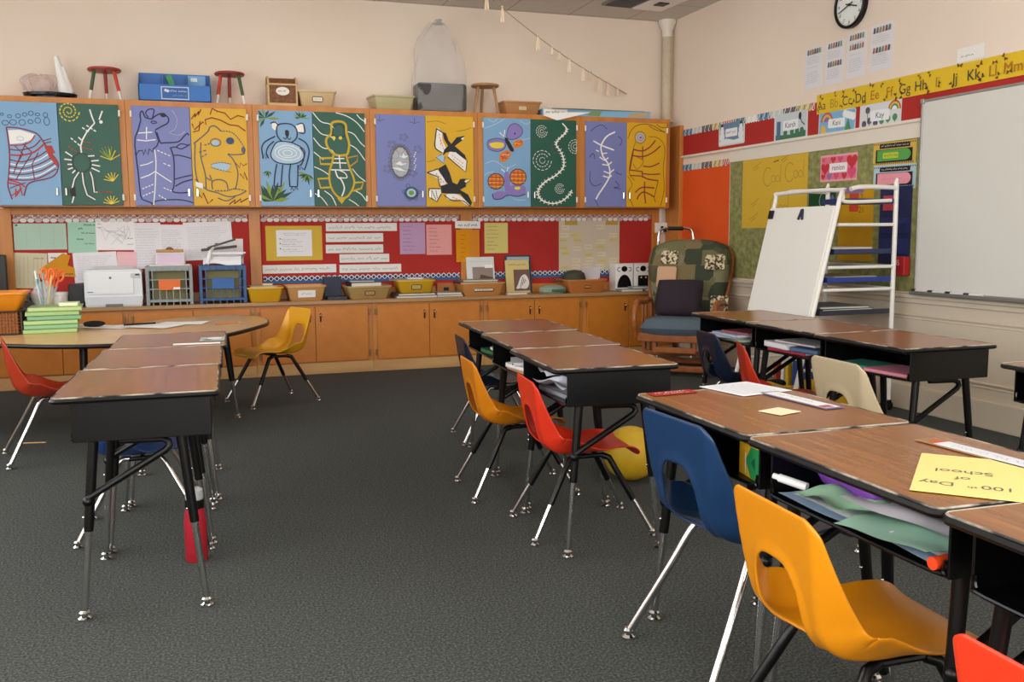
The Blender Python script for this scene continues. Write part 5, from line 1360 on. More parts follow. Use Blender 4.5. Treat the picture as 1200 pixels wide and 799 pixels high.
def crate(x, w, color, label, cardc, d=.29, h=.315):
    t = thing('file_crate', label, 'crate', (x, CY, CZ), 0, 'open-weave file crates')
    m = M(color, .4); b = MB()
    hw, hd = w/2, d/2
    for sx in (-1, 1):
        for sy in (-1, 1): b.box((sx*(hw-.014), sy*(hd-.014), h/2), (.028, .028, h), 0, .004)
    for z, hh in ((h-.02, .04), (.035, .022), (.205, .010), (.13, .010)):
        for sy in (-1, 1): b.box((0, sy*(hd-.006), z), (w-.02, .010, hh), 0, .002)
        for sx in (-1, 1): b.box((sx*(hw-.006), 0, z), (.010, d-.02, hh), 0, .002)
    for k in range(1, 7):
        u = -hw+w*k/7
        top = h if k in (1, 6) else .13
        for sy in (-1, 1): b.box((u, sy*(hd-.006), top/2), (.008, .008, top))
        b.box((u, 0, .02), (.010, d-.02, .008)); 
    for k in range(1, 6):
        v_ = -hd+d*k/6
        for sx in (-1, 1): b.box((sx*(hw-.006), v_, h/2), (.008, .008, h-.02))
    for k in range(7): 
        for sy in (-1, 1): b.box((-hw+.03+(w-.06)*k/6, sy*(hd-.003), h-.021), (.012, .012, .026), 0, .002)
    b.build('lattice', m, t)
    q = MB(); q.box((0, -hd-.004, .165), (w*.46, .006, .085), 0, .001); 
    if cardc[1]: q.box((w*.15, -hd-.0075, .135), (.05, .002, .018), 1)
    q.build('label_card', [M(cardc[0], .5), PAPER], t)
    return t
crate(-.18, .36, '#8d9696', 'grey open-weave file crate with an orange label', ('#e8712a', 1))
crate(.235, .375, '#1e4a80', 'dark blue open-weave file crate with a blue label', ('#2a62a8', 0))
for x, l in ((-.18, 'olive folders packed inside the grey crate'), (.235, 'olive folders packed inside the blue crate')):
    t = thing('file_folder', l, 'folders', (x, CY, CZ+.040), 0, None)
    for k in range(7): MB().box((0, -.075+.03*k, .115), (.26, .012, .235+.008*(k % 3)), 0, .002).build('folder', M(('#7d7a50', '#8a8760', '#6e6c48')[k % 3], .7), t)
t = thing('clipboard', 'clipboard with lilac paper standing in the grey crate', 'clipboard', (-.17, CY+.02, CZ+.27), rot=(-.12, 0, 0))
MB().box((0, 0, .06), (.22, .006, .21), 0, .002).build('board', M('#e9e4dd', .5), t); MB().box((0, -.005, .05), (.205, .003, .19)).build('paper_sheet', M('#d9c5d8', .8), t)
MB().box((0, -.008, .165), (.21, .016, .022), 0, .004).lathe([(.03, .17), (.028, .185), (.014, .195), (0, .197)], 0, 14, (0, -.008, 0), 1, .4).build('clip', M('#8f6a3c', .35, .7), t)
o = MB().prism([(-.15, -.10), (.16, -.11), (.17, .10), (-.14, .11)], 0, .006).build('paper_sheet', PAPER, None, (-.175, CY-.02, CZ+.3165)); tag(o, 'white papers lying over the rim of the grey crate', 'paper')
t = thing('paper_bundle', 'slumped bundle of white papers on top of the blue crate', 'papers', (.235, CY-.01, CZ+.3165))
MB().surf(lambda u, v: (-.15+.30*u+.02*v, -.12+.22*v, .10*math.sin(PI*min(1, v*1.1))*(.55+.45*u)+.004+.012*math.sin(6*u)), 16, 14).build('curled_sheet', M('#efeff2', .7), t, sharp=180)
MB().box((.06, -.02, .085), (.26, .15, .012), 0, .002, Matrix.Rotation(-.18, 3, 'X')).box((.05, -.06, .07), (.24, .12, .010), 0, .002, Matrix.Rotation(-.35, 3, 'X')).build('folded_sheet', M('#e6e6ea', .7), t)
MB().tube([(-.12, -.12, .006), (-.09, -.08, .11), (-.06, .02, .14)], .018, 0, 10, .01).build('rolled_sheet', M('#f0f0f2', .7), t)
t = thing('hole_punch', 'black desk punch lying on the papers over the blue crate', 'hole punch', (.22, CY+.02, CZ+.452), .1)
MB().box((0, 0, .0), (.29, .03, .022), 0, .006, Matrix.Rotation(-.10, 3, 'Y')).build('base', M('#3a3632', .4), t); MB().box((.02, -.005, .038), (.24, .022, .016), 0, .005, Matrix.Rotation(-.30, 3, 'Y')).tube([(-.02, -.02, .03), (-.02, .02, .03)], .014, 0, 10).build('lever', M('#4b453f', .35, .4), t)
def ctub(x, w, h, color, label, rz=0, y=CY-.01, d=.29, z=CZ, **k):
    t = thing('storage_tub', label, 'tub', (x, y, z), rz, 'plastic tubs'); tub(t, w, d, h, color, .84, .014, **k); return t
ctub(.57, .29, .125, '#d9a51e', 'yellow tub of odds and ends beside the blue crate')
ctub(.91, .325, .13, '#c9975c', 'tan tub with a plain white label card', label_card=('#f2f0ec', .145, .06), holder=False)
ctub(1.44, .385, .115, '#b2925a', 'khaki tub holding a dark purple notebook', .06, label_card=('#b79a62', .09, .042))
ctub(1.865, .335, .115, '#cfa01f', 'mustard yellow tub raised on a flat stack of magazines', -.02, z=CZ+.0415, d=.26, label_card=('#c7b56a', .09, .045))
ctub(2.475, .41, .12, '#c98a4c', 'orange-tan tub with books on top and a paper label', .02, label_card=('#e8ddc6', .19, .032))
ctub(3.49, .40, .125, '#c2773a', 'rust orange tub with a dark cap and a paper', .02, label_card=('#c98a50', .07, .032))
def book(name, label, cat, w, d, h, loc, rot, cover, group=None, page='#e6e0d2'):
    """lying book: cover boards and spine round a page block"""
    b = MB(); c = min(.004, h*.18)
    b.box((0, 0, c/2), (w, d, c), 0).box((0, 0, h-c/2), (w, d, c), 0).box((-w/2+c/2, 0, h/2), (c, d, h), 0)
    b.box((.002, 0, h/2), (w-.012, d-.010, h-2*c-.0004), 1)
    o = b.build(name, [M(cover, .45), M(page, .8)], None, loc, rot); return tag(o, label, cat, group)
for k, (x, y, z, w, d, h, c, l, rz) in enumerate(((.55, CY-.01, CZ+.11, .22, .20, .022, '#b5b8a8', 'pale notebook sticking out of the yellow tub', .1), (.60, CY, CZ+.133, .09, .05, .018, '#d1a322', 'small yellow booklet on top of the yellow tub', -.2),
        (1.42, CY+.0, CZ+.10, .27, .21, .045, '#33283c', 'dark purple notebook lying in the khaki tub', .05), (1.40, CY+.02, CZ+.146, .22, .17, .012, '#4a5a78', 'slate notebook on top of the dark purple notebook', -.06),
        (1.86, CY-.02, CZ, .37, .28, .020, '#8d8478', 'grey magazine under the mustard yellow tub', .0), (1.86, CY-.01, CZ+.0205, .34, .27, .020, '#6a6054', 'brown magazine directly beneath the mustard yellow tub', .03),
        (1.80, CY, CZ+.145, .25, .19, .016, '#a89a86', 'taupe booklet lying in the mustard yellow tub', .2), (1.88, CY-.03, CZ+.162, .14, .12, .010, '#e9e6e2', 'white notepad on the taupe booklet', -.3),
        (2.16, CY-.04, CZ, .25, .20, .018, '#6b6d70', 'dark magazine beside the orange-tan tub', .08), (2.17, CY-.03, CZ+.0185, .23, .19, .018, '#a3a49c', 'grey-green magazine on the dark magazine', -.05), 
        (2.44, CY-.01, CZ+.11, .36, .23, .016, '#3c3d44', 'dark flat book on the orange-tan tub', .03), (2.47, CY, CZ+.127, .33, .21, .016, '#8f8a6c', 'olive flat book, topmost on the orange-tan tub', -.08),
        (2.80, CY-.115, CZ, .20, .05, .022, '#b9a996', 'small pale pencil case at the front of the worktop', .03),
        (3.96, CY-.08, CZ, .23, .13, .022, '#a9aeb0', 'grey disc case before the row of white boxes', 0), (4.20, CY-.08, CZ, .21, .13, .026, '#8a989c', 'blue-grey disc case before the row of white boxes', .03), (4.10, CY-.08, CZ+.0265, .26, .12, .018, '#93a39a', 'green-grey case lying across the two disc cases', -.03))):
    book('book' if k not in (8, 9, 4, 5) else 'magazine', l, 'book' if 'case' not in l else 'case', w, d, h, (x, y, z), (0, 0, rz), c)
t = thing('binder', 'navy blue box file standing between the tan and khaki tubs', 'box file', (1.155, CY+.04, CZ))
MB().box((0, .04, .095), (.15, .10, .19), 0, .004).build('file_body', M('#1b2440', .5), t); MB().box((0.02, -.08, .014), (.17, .12, .028), 0, .004).build('lower_flap', M('#2b3346', .5), t)
tag(MB().box((0, 0, .055), (.17, .06, .11), 0, .004).box((0, -.031, .055), (.05, .002, .03), 1).build('card_box', [M('#b5713a', .6), BLACK], None, (2.20, 8.365, CZ+.0)), 'small orange-brown card box behind the magazines', 'box')
# picture books leaning on the board
def upright(name, label, x, w, h, cover, art, extra, lean=.16, y=8.33, th=.014):
    b = MB(); b.z0 = th+.0004
    b.box((0, h/2, th/2), (w, h, th), 0, .002); art(b)
    o = b.build(name, [M(cover, .4)]+[M(c, .6) for c in extra], None, (x, y, CZ), (PI/2-lean, 0, 0)); return tag(o, label, 'picture book', 'picture books leaning on the red board')
upright('picture_book', 'white picture book with a brown photo leaning behind the orange-tan tub', 2.54, .27, .345, '#d9ddda', lambda b: (b.fill([(-.08, .06), (.12, .06), (.12, .25), (-.08, .25)], 1), b.fill([(-.05, .07), (.12, .07), (.12, .15), (.0, .18)], 2), b.fill([(.04, .24), (.12, .24), (.12, .27), (.04, .27)], 3), squiggle(b, -.10, .10, .30, .016, .002, 4)), ('#8f7e78', '#5b3d30', '#f1f1ee', '#8f9896'), y=8.338)
upright('picture_book', 'dark blue picture book behind the pale yellow one', 2.915, .255, .355, '#27344a', lambda b: b.fill([(-.11, .30), (.11, .30), (.11, .34), (-.11, .34)], 1), ('#9fb0b8',), y=8.345)
upright('picture_book', 'pale yellow picture book with a grey animal picture', 2.89, .235, .31, '#d2c07c', lambda b: (b.fill([(-.04, .02), (.115, .02), (.115, .22), (-.04, .22)], 1), b.fill(catmull([(.0, .06), (.03, .15), (.08, .17), (.11, .1), (.08, .04)], 4, True), 2), b.fill(catmull([(-.02, .04), (.02, .1), (.06, .06)], 4, True), 2), [b.stroke([(.02+.02*k, .05+.02*k), (.05+.012*k, .15-.012*k)], .006, 3) for k in range(4)], squiggle(b, -.09, .09, .265, .018, .005, 4)), ('#6f5148', '#e2e0dc', '#33302f', '#a87840'), y=8.305)
# cap, paper, plate
t = thing('cap', 'dark olive cap lying in the rust orange tub', 'cap', (3.42, CY, CZ+.10)); MB().lathe([(.10, 0), (.105, .03), (.09, .08), (.05, .105), (0, .112)], 0, 20, sx=1.1, sy=.9).build('crown', M('#3f4230', .8), t); MB().prism(catmull([(-.09, -.03), (-.20, -.06), (-.22, .0), (-.18, .05), (-.08, .05)], 4, True), .008, .016).build('peak', M('#4a4a34', .8), t)
o = MB().surf(lambda u, v: (-.10+.2*u, .02*math.sin(2*u), .13*v+.02*u), 8, 2).build('paper_sheet', M('#d9d6da', .8), None, (3.60, CY+.02, CZ+.09), (.15, 0, 0), sharp=180); tag(o, 'lilac-white paper standing in the rust orange tub', 'paper')
t = thing('fabric_bundle', 'soft grey-green folded cloth bundle beside the rust orange tub', 'cloth', (3.17, CY-.08, CZ+.0)); MB().lathe([(.11, 0), (.135, .02), (.13, .055), (.08, .075), (0, .08)], 0, 24, sx=1, sy=.6).build('folded_cloth', noisy('grey_green_cloth', [(.3, '#7f8f80'), (.7, '#9aa89a')], rough=.95, nscale=18, bump=.3), t); MB().box((.03, -.07, .03), (.14, .03, .025), 0, .01).build('green_band', M('#3f6a50', .8), t)
for k, (x, l) in enumerate(((3.945, 'white box with black round cut-outs, nearest the rust orange tub'), (4.145, 'white box with a square black opening, middle of the three'), (4.336, 'white box with black cut-outs half hidden by the glider'))):
    t = thing('cutout_box', l, 'box', (x, CY+.075, CZ), 0, 'white cut-out boxes'); MB().box((0, 0, .13), (.185, .15, .26), 0, .004).build('box_body', M('#efefec', .5), t)
    q = MB(); q.M = Matrix.Translation((0, -.0755, 0)) @ Matrix.Rotation(PI/2, 4, 'X'); q.z0 = .0006
    q.fill(circ(0, .21, .032, .028, 16), 0); [q.stroke(circ(s_*.055, .205, .018, n=12, a0=60, a1=300) if s_ < 0 else circ(s_*.055, .205, .018, n=12, a0=-120, a1=120), .006, 0) for s_ in (-1, 1)]
    if k == 1: q.fill(rrect(.11, .12, .01, 3, 0, .085), 0); q.fill(circ(-.02, .125, .008, n=8), 1); q.fill(circ(.03, .125, .008, n=8), 1)
    else: q.fill(circ(0, .03, .075, .125, 18, 0, 180), 0)
    q.build('cutouts', [BLACK, M('#d9d9d6', .5)], t)
# left end of the worktop
t = thing('coffee_mug', 'white lidded mug beside the small black speaker', 'mug', (-.995, CY-.03, CZ), -1.5); MB().lathe([(.042, 0), (.05, .004), (.052, .095), (.058, .097), (.058, .118), (.05, .122), (0, .122)], 0, 24).build('cup', M('#e5e4df', .35), t); MB().tube(catmull([(.05, 0, .08), (.085, 0, .075), (.085, 0, .035), (.05, 0, .028)], 5), .007, 0, 8).build('handle', M('#e5e4df', .35), t)
t = thing('speaker', 'small black speaker box beside the printer', 'speaker', (-.880, CY+.0, CZ)); MB().box((0, 0, .09), (.115, .13, .18), 0, .008).build('cabinet', M('#17181a', .4), t); MB().tube([(0, -.062, .115), (0, -.070, .115)], .036, 0, 20).tube([(0, -.062, .045), (0, -.070, .045)], .02, 0, 16).build('grille', M('#2a2b2e', .6), t)
tag(MB().lathe([(.04, 0), (.042, .004), (.042, .11), (.036, .114), (.036, .10), (0, .10)], 0, 20).build('tin', M('#b4502f', .4, .3), None, (-.965, CY+.07, CZ+.0)), 'rust coloured tin behind the white mug', 'tin')
t = thing('tape_dispenser', 'black tape dispenser among cables at the end of the worktop', 'tape dispenser', (-1.20, CY-.03, CZ)); MB().prism([(-.09, 0), (.09, 0), (.085, .05), (.03, .07), (-.03, .045), (-.09, .05)], -.03, .03).build('base', M('#131315', .35), t, None, (PI/2, 0, 0)); MB().tube([(.0, 0, .075), (0, .001, .075)], .001).lathe([(.018, -.012), (.038, -.012), (.038, .012), (.018, .012), (.018, -.012)], 0, 20).build('tape_roll', M('#2a2a2c', .3), t, (-.005, 0, .075), (PI/2, 0, 0))
o = MB().tube(catmull([(-1.32, 8.12, CZ+.008), (-1.27, 8.18, CZ+.02), (-1.33, 8.26, CZ+.06), (-1.36, 8.30, CZ+.12), (-1.30, 8.24, CZ+.07), (-1.22, 8.30, CZ+.03), (-1.12, 8.28, CZ+.008)], 6), .007, 0, 8).build('cable', BLACK); tag(o, 'loose black cable curled beside the dark monitor', 'cable')
t = thing('monitor', 'black monitor back at the picture edge on the worktop', 'monitor', (-1.60, CY+.0, CZ)); MB().box((0, .0, .26), (.46, .05, .32), 0, .01).build('screen_housing', M('#141416', .35), t); MB().box((0, .01, .06), (.06, .04, .12)).box((0, 0, .006), (.22, .18, .012), 0, .004).build('stand', M('#141416', .35), t)

# ------------------------------------------------------------------ on the reading table
KZ = .6005
t = thing('wire_basket', 'dark woven basket holding an orange tub on the reading table', 'basket', (-1.19, 6.47, KZ), .05)
b = MB(); w, d, h = .36, .30, .14
for z in (.004, h): b.tube([(x, y, z) for x, y in rrect(w, d, .03, 3)], .007, 1, 8, closed=True)
b.box((0, 0, .005), (w-.02, d-.02, .006), 1)
for k in range(7): b.tube([(x, y, .02*(k+1)-.006) for x, y in rrect(w-.004, d-.004, .03, 3)], .0045, 0, 6, closed=True)
for k in range(19):
    for sy in (-1, 1): b.box((-w/2+.02+(w-.04)*k/18, sy*d/2, h/2), (.006, .006, h), 0)
for k in range(14):
    for sx in (-1, 1): b.box((sx*w/2, -d/2+.02+(d-.04)*k/13, h/2), (.006, .006, h), 0)
for sx in (-1, 1): b.box((sx*(w/2+.004), 0, h/2), (.012, d-.02, h), 1, .003)
b.build('woven_body', [M('#8a4f22', .6), M('#2b1c18', .5)], t)
MB().box((0, 0, .075), (w-.03, d-.03, .12)).build('liner', M('#b0702a', .6), t)
t = thing('storage_tub', 'orange tub nested in the dark woven basket', 'tub', (-1.175, 6.47, KZ+.142), .05, 'plastic tubs'); tub(t, .40, .30, .115, '#d98a1c', .78, .012)
o = MB().surf(lambda u, v: (-.11+.22*u, .03*v, .14*v+.01*math.sin(4*u)), 6, 4).build('paper_sheet', M('#e5cf86', .8), None, (-1.26, 6.45, KZ+.19), sharp=180); tag(o, 'pale yellow paper standing in the orange tub', 'paper')
for k in range(6):
    book('workbook', ('lowest green workbook of the stack on the reading table', 'second green workbook from the bottom of the stack', 'third green workbook from the bottom of the stack', 'fourth green workbook from the bottom of the stack', 'fifth green workbook from the bottom of the stack', 'topmost green workbook, with the glass vase on it')[k], 'book', .23, .30, .0262, (-.842+rnd.uniform(-.012, .012)+(.012 if k > 3 else 0), 6.47+rnd.uniform(-.01, .01), KZ+.0268*k), (0, 0, PI/2+.06+rnd.uniform(-.03, .05)), ('#a3c67c', '#86bb88', '#a9cb88', '#7db284', '#9cc47a', '#b3d08c')[k], 'green workbooks stacked on the reading table', page='#b9ad96')
VZ = KZ+.0268*6
tag(MB().prism(rrect(.11, .13, .006, 2), 0, .018).build('note_block', M('#e6efc8', .8), None, (-.745, 6.50, VZ)), 'pale note block beside the glass vase on the green books', 'note block')
t = thing('glass_vase', 'round glass vase of scissors and pens on the green workbooks', 'vase', (-.882, 6.47, VZ))
VG = clear_plastic('vase_glass', '#dfeaea', .15, .03)
MB().lathe([(.03, 0), (.055, .004), (.078, .05), (.078, .08), (.055, .12), (.042, .14), (.046, .155), (.042, .155), (.038, .14), (.05, .12), (.072, .08), (.072, .05), (.05, .01), (0, .008)], 0, 28).build('bowl', VG, t)
for k, (x, y, x2, y2, ln, c, l) in enumerate(((-.02, .0, -.045, .01, .22, '#dfe6ea', 'white pen in the glass vase'), (.0, .015, -.02, .03, .20, '#20242a', 'black pen in the glass vase'), (.02, -.01, .05, -.01, .19, '#d9bd66', 'yellow pencil in the glass vase'), (-.01, -.02, -.03, -.03, .17, '#4f86a8', 'blue pen in the glass vase'), (.01, .0, .0, -.02, .21, '#8fa7a3', 'grey-green brush in the glass vase'))):
    tag(MB().tube([(x, y, .014), (x2, y2, ln)], .0065, 0, 8).build('pen', M(c, .4), None, (-.882, 6.47, VZ)), l, 'pen', 'pens in the glass vase')
for k, (x, a, l) in enumerate(((.005, .12, 'orange-handled scissors, tallest in the glass vase'), (.028, .3, 'orange-handled scissors leaning out of the glass vase'))):
    t = thing('scissors', l, 'scissors', (-.882+x, 6.46+.02*k, VZ+.014), .3*k, 'scissors in the glass vase')
    for sx in (-1, 1):
        q = MB(); q.M = Matrix.Rotation(a, 4, 'Y') @ Matrix.Rotation(sx*.10, 4, 'Y'); q.box((0, sx*.002, .06), (.012, .002, .12)); q.build('blade', STEEL, t)
        q = MB(); q.M = Matrix.Rotation(a, 4, 'Y'); q.tube([(sx*.020+.016*math.cos(g), sx*.002, .185+.034*math.sin(g)) for g in [2*PI*j/16 for j in range(16)]], .007, 0, 8, closed=True); q.tube([(sx*.006, sx*.002, .11), (sx*.014, sx*.002, .155)], .006, 0, 8); q.build('handle', M('#ee6a2a', .4), t)
def bent(name, label, cat, w, h, loc, rz, color, amp=.008, ink=None, group=None, deco=None, extra=()):
    b = MB(); ph = rnd.uniform(0, 6)
    fn = lambda u, v: (-w/2+w*u, -h/2+h*v, .0012+amp*(.5+.5*math.sin(5*u+3*v+ph))*((2*u-1)**2*.7+.3*(2*v-1)**2))
    b.surf(fn, 14, 10); b.z0 = .0022+amp*.6
    o = b.build(name, [M(color, .8, spec=.2)], None, loc, (0, 0, rz), sharp=180); return tag(o, label, cat, group)
bent('worksheet', 'white worksheet on the reading table beside the black brush', 'paper', .30, .22, (-.52, 6.62, KZ), -.5, '#f0eeec', .006)
bent('worksheet', 'large white worksheet in the centre of the reading table', 'paper', .34, .26, (-.26, 6.56, KZ+.002), -.62, '#f4f2f0', .006)
bent('worksheet', 'white worksheet nearest the rounded end of the reading table', 'paper', .30, .21, (-.07, 6.70, KZ+.001), -.3, '#efece9', .005)
tag(MB().tube([(-.10, 0, .006), (.10, .01, .006)], .006, 0, 8).build('pen', BLACK, None, (-.34, 6.57, KZ+.012), (0, 0, .25)), 'black pen lying across the large white worksheet', 'pen')
t = thing('brush', 'black-bristled brush with a pale handle on the reading table', 'brush', (-.625, 6.66, KZ), .1); MB().ball((0, 0, .022), (.07, .03, .021), 0, 14, 8).build('bristles', M('#191513', .9), t); MB().tube([(-.06, 0, .016), (-.11, -.005, .014)], .012, 0, 8, .008).build('handle', M('#d2c8b8', .5), t)
def pencil(label, a, b_, z, c='#d98b2e', r=.0042):
    a = Vector((*a, z+r)); b2 = Vector((*b_, z+r)); t = thing('pencil', label, 'pencil', a); d = b2-a
    MB().tube([(0, 0, 0), d*.86], r, 0, 6).build('shaft', M(c, .4), t); MB().tube([d*.86, d], r, 0, 6, .0008).build('tip', M('#e3c292', .7), t); MB().tube([-d.normalized()*.014, (0, 0, 0)], r, 0, 8).build('eraser', M('#c9807a', .6), t)
pencil('orange pencil at the rounded end of the reading table', (.14, 6.50), (.30, 6.615), KZ)
pencil('pencil lying on the carpet beside the rusty red chair', (-.99, 5.955), (-.845, 5.925), .001, '#c79a55')
# on the desks
DZ = .7122
tag(MB().box((0, 0, .002), (.20, .028, .004)).build('ruler', M('#efece6', .5), None, (.005, 4.40, DZ), (0, 0, -.02)), 'white paper strip across the desk nearest the reading table', 'strip')
sheet('photo_card', 'small grey photo card next to the white strip on the desk', 'card', .11, .16, (.075, 4.58, DZ), (0, 0, -.05), '#aab4b2', deco=lambda b: (b.fill(circ(.01, .02, .035, .04, 10), 2), b.fill(circ(-.02, -.04, .02, .02, 8), 1)), extra=('#e6e9e8',), ink='#3b3d40')
TXX, TXY = .128, .035
def poster(b):
    b.M = Matrix.Rotation(PI, 4, 'Z'); b.k = 0
    b.text('100', TXX-.062, TXY+.054, .040, 1); b.text('th', TXX-.018, TXY+.064, .022, 1); b.text('Day', TXX+.044, TXY+.054, .040, 1); b.text('of', TXX, TXY, .036, 1); b.text('School', TXX, TXY-.054, .040, 1); b.M = Matrix.Identity(4)
sheet('event_poster', 'yellow sheet lettered for the hundredth day of school on the brown desks', 'poster', .43, .325, (1.529, 1.347, DZ), (0, 0, math.radians(-46)), '#ead78a', deco=poster, ink='#6a6a5c')
sheet('worksheet', 'white printed worksheet at the far end of the brown desks', 'paper', .195, .20, (1.610, 2.487, DZ), (0, 0, math.radians(10)), '#e6e9ee', lines=rows(9, h=.010, w=.0016), ink='#9aa0ac')
def strip(b): b.fill([(-.135, -.026), (.135, -.026), (.135, .026), (-.135, .026)], 2); squiggle(b, -.10, .05, .004, .022, .003, 1); b.fill([(.10, -.024), (.13, -.024), (.13, .012), (.10, .014)], 3)
sheet('name_strip', 'white desk name strip with purple edge and a red end', 'name strip', .29, .066, (1.650, 2.262, DZ), (0, 0, math.radians(-86)), '#77759a', deco=strip, extra=('#eceae8', '#a85a62'), ink='#7c8292')
def crayon(b): b.fill([(-.14, 0), (-.105, -.024), (-.105, .024)], 3); b.fill([(-.105, -.026), (.14, -.026), (.14, .026), (-.105, .026)], 2); squiggle(b, -.07, .12, 0, .022, .002, 1); b.stroke([(-.105, .024), (.14, .026)], .003, 1)
sheet('name_strip', 'crayon-shaped white name strip with a red tip above the yellow poster', 'name strip', .31, .064, (1.618, 1.575, DZ), (0, 0, math.radians(-87)), '#a07a58', deco=crayon, extra=('#d9dbe0', '#c4502f'), ink='#8a909a')
sheet('paper_scrap', 'small cream paper scrap on the desk behind the large blue chair', 'paper', .085, .075, (1.492, 2.135, DZ), (0, 0, .3), '#f2e4c2')
def redtag(b): squiggle(b, -.06, .065, .006, .018, .004, 2); squiggle(b, -.04, .05, -.014, .012, .003, 2)
sheet('name_sticker', 'red name sticker with white scribble on the corner of the brown desk', 'sticker', .155, .052, (1.365, 2.502, DZ), (0, 0, .1), '#a4322a', deco=redtag, extra=('#efdcd8',), ink='#7a1f1a')
# stuffed into the open desks
SZ = .5725
def inbox(x, y, z): return (x, y, z)
t = thing('crayon_box', 'yellow crayon box with a green chevron in the desk behind the blue chair', 'box', (1.36, 2.015, SZ), math.radians(82))
q = MB(); q.box((0, 0, .042), (.12, .07, .084), 0, .001); q.build('carton', M('#e2ac1c', .5), t)
q = MB(); q.M = Matrix.Translation((0, .0355, .042)) @ Matrix.Rotation(PI/2, 4, 'X') @ Matrix.Rotation(PI, 4, 'Y'); q.fill([(.06, -.04), (.06, .04), (.01, .04), (-.02, 0), (.01, -.04)], 0, .0006); q.fill([(.035, -.018), (.035, .018), (.012, 0)], 1, .001); q.fill([(-.022, -.035), (-.016, -.035), (-.016, .02), (-.022, .02)], 2, .001); q.build('chevron_print', [M('#1f8a4c', .5), M('#0f5a34', .5), M('#f2efe2', .5)], t)
q = MB(); q.M = Matrix.Translation((0, -.0355, .042)) @ Matrix.Rotation(PI/2, 4, 'X'); q.fill([(.06, -.04), (.06, .04), (.01, .04), (-.02, 0), (.01, -.04)], 0, .0006); q.fill([(.035, -.018), (.035, .018), (.012, 0)], 1, .001); q.build('chevron_print', [M('#1f8a4c', .5), M('#0f5a34', .5)], t)
t = thing('zip_pouch', 'purple and pink zip pouch in the open desk over the orange-yellow chair', 'pouch', (1.43, 1.70, SZ+.028), math.radians(84)); q = MB(); q.M = Matrix.Translation((0, 0, .032)); pillowy(q, .26, .14, .065, 0, 10, 5).build('pouch_body', M('#7a3fa6', .5), t, sharp=60); MB().tube([(-.12, -.06, .035), (.12, -.06, .035)], .005, 0, 6).build('zip', M('#d0509a', .4), t)
def crumple(name, label, cat, w, d, loc, rz, color, amp, seed, group=None):
    r6 = random.Random(seed); ph = [r6.uniform(0, 6) for _ in range(4)]
    fn = lambda u, v: (-w/2+w*u, -d/2+d*v, .003+amp*(.5+.25*math.sin(7*u+ph[0]+3*v)+.25*math.sin(9*v+ph[1]-4*u)))
    o = MB().surf(fn, 18, 14).build(name, M(color, .8, spec=.2), None, loc, (0, 0, rz), sharp=25); return tag(o, label, cat, group)
crumple('folder', 'pale blue folder at the bottom of the stuffed desk', 'folder', .21, .50, (1.392, 1.595, SZ), -.02, '#a9c4dc', .012, 1)
crumple('worksheet', 'crumpled white worksheet poking from the stuffed desk', 'paper', .20, .42, (1.385, 1.56, SZ+.016), .05, '#eceaf0', .014, 2)
crumple('play_money', 'crumpled green paper, farther one in the stuffed desk', 'paper', .13, .20, (1.330, 1.655, SZ+.030), -.12, '#a6cfae', .026, 3)
crumple('play_money', 'flat green paper sheet overhanging the stuffed desk', 'paper', .15, .22, (1.312, 1.455, SZ+.026), .16, '#9fc7b2', .009, 4)
crumple('worksheet', 'white paper with a red line on the top of the stuffed desk pile', 'paper', .12, .34, (1.375, 1.47, SZ+.046), .10, '#e9e4ea', .012, 5)
tag(MB().tube([(0, -.035, 0), (0, .035, .0)], .010, 0, 12).tube([(0, .035, 0), (0, .05, 0)], .007, 0, 10).build('marker_pen', M('#eeeceb', .4), None, (1.30, 1.80, SZ+.046), (.15, 0, .5)), 'white marker lying at the far side of the stuffed desk', 'marker')
tag(MB().tube([(-.018, 0, 0), (.10, 0, 0)], .0125, 0, 14).lathe([(.0, 0), (.001, 0)], 0, 4).build('marker_pen', M('#e8481e', .4), None, (1.290, 1.335, SZ+.0135), (0, 0, .06)), 'orange marker with its end towards the aisle in the stuffed desk', 'marker')
crumple('worksheet', 'green and white paper in the open desk behind the orange-red chair', 'paper', .18, .24, (1.305, .86, SZ+.022), .1, '#a9d0b6', .02, 8); crumple('worksheet', 'curled white paper under the green one behind the orange-red chair', 'paper', .22, .30, (1.315, .90, SZ), -.1, '#e9ebf0', .02, 9)
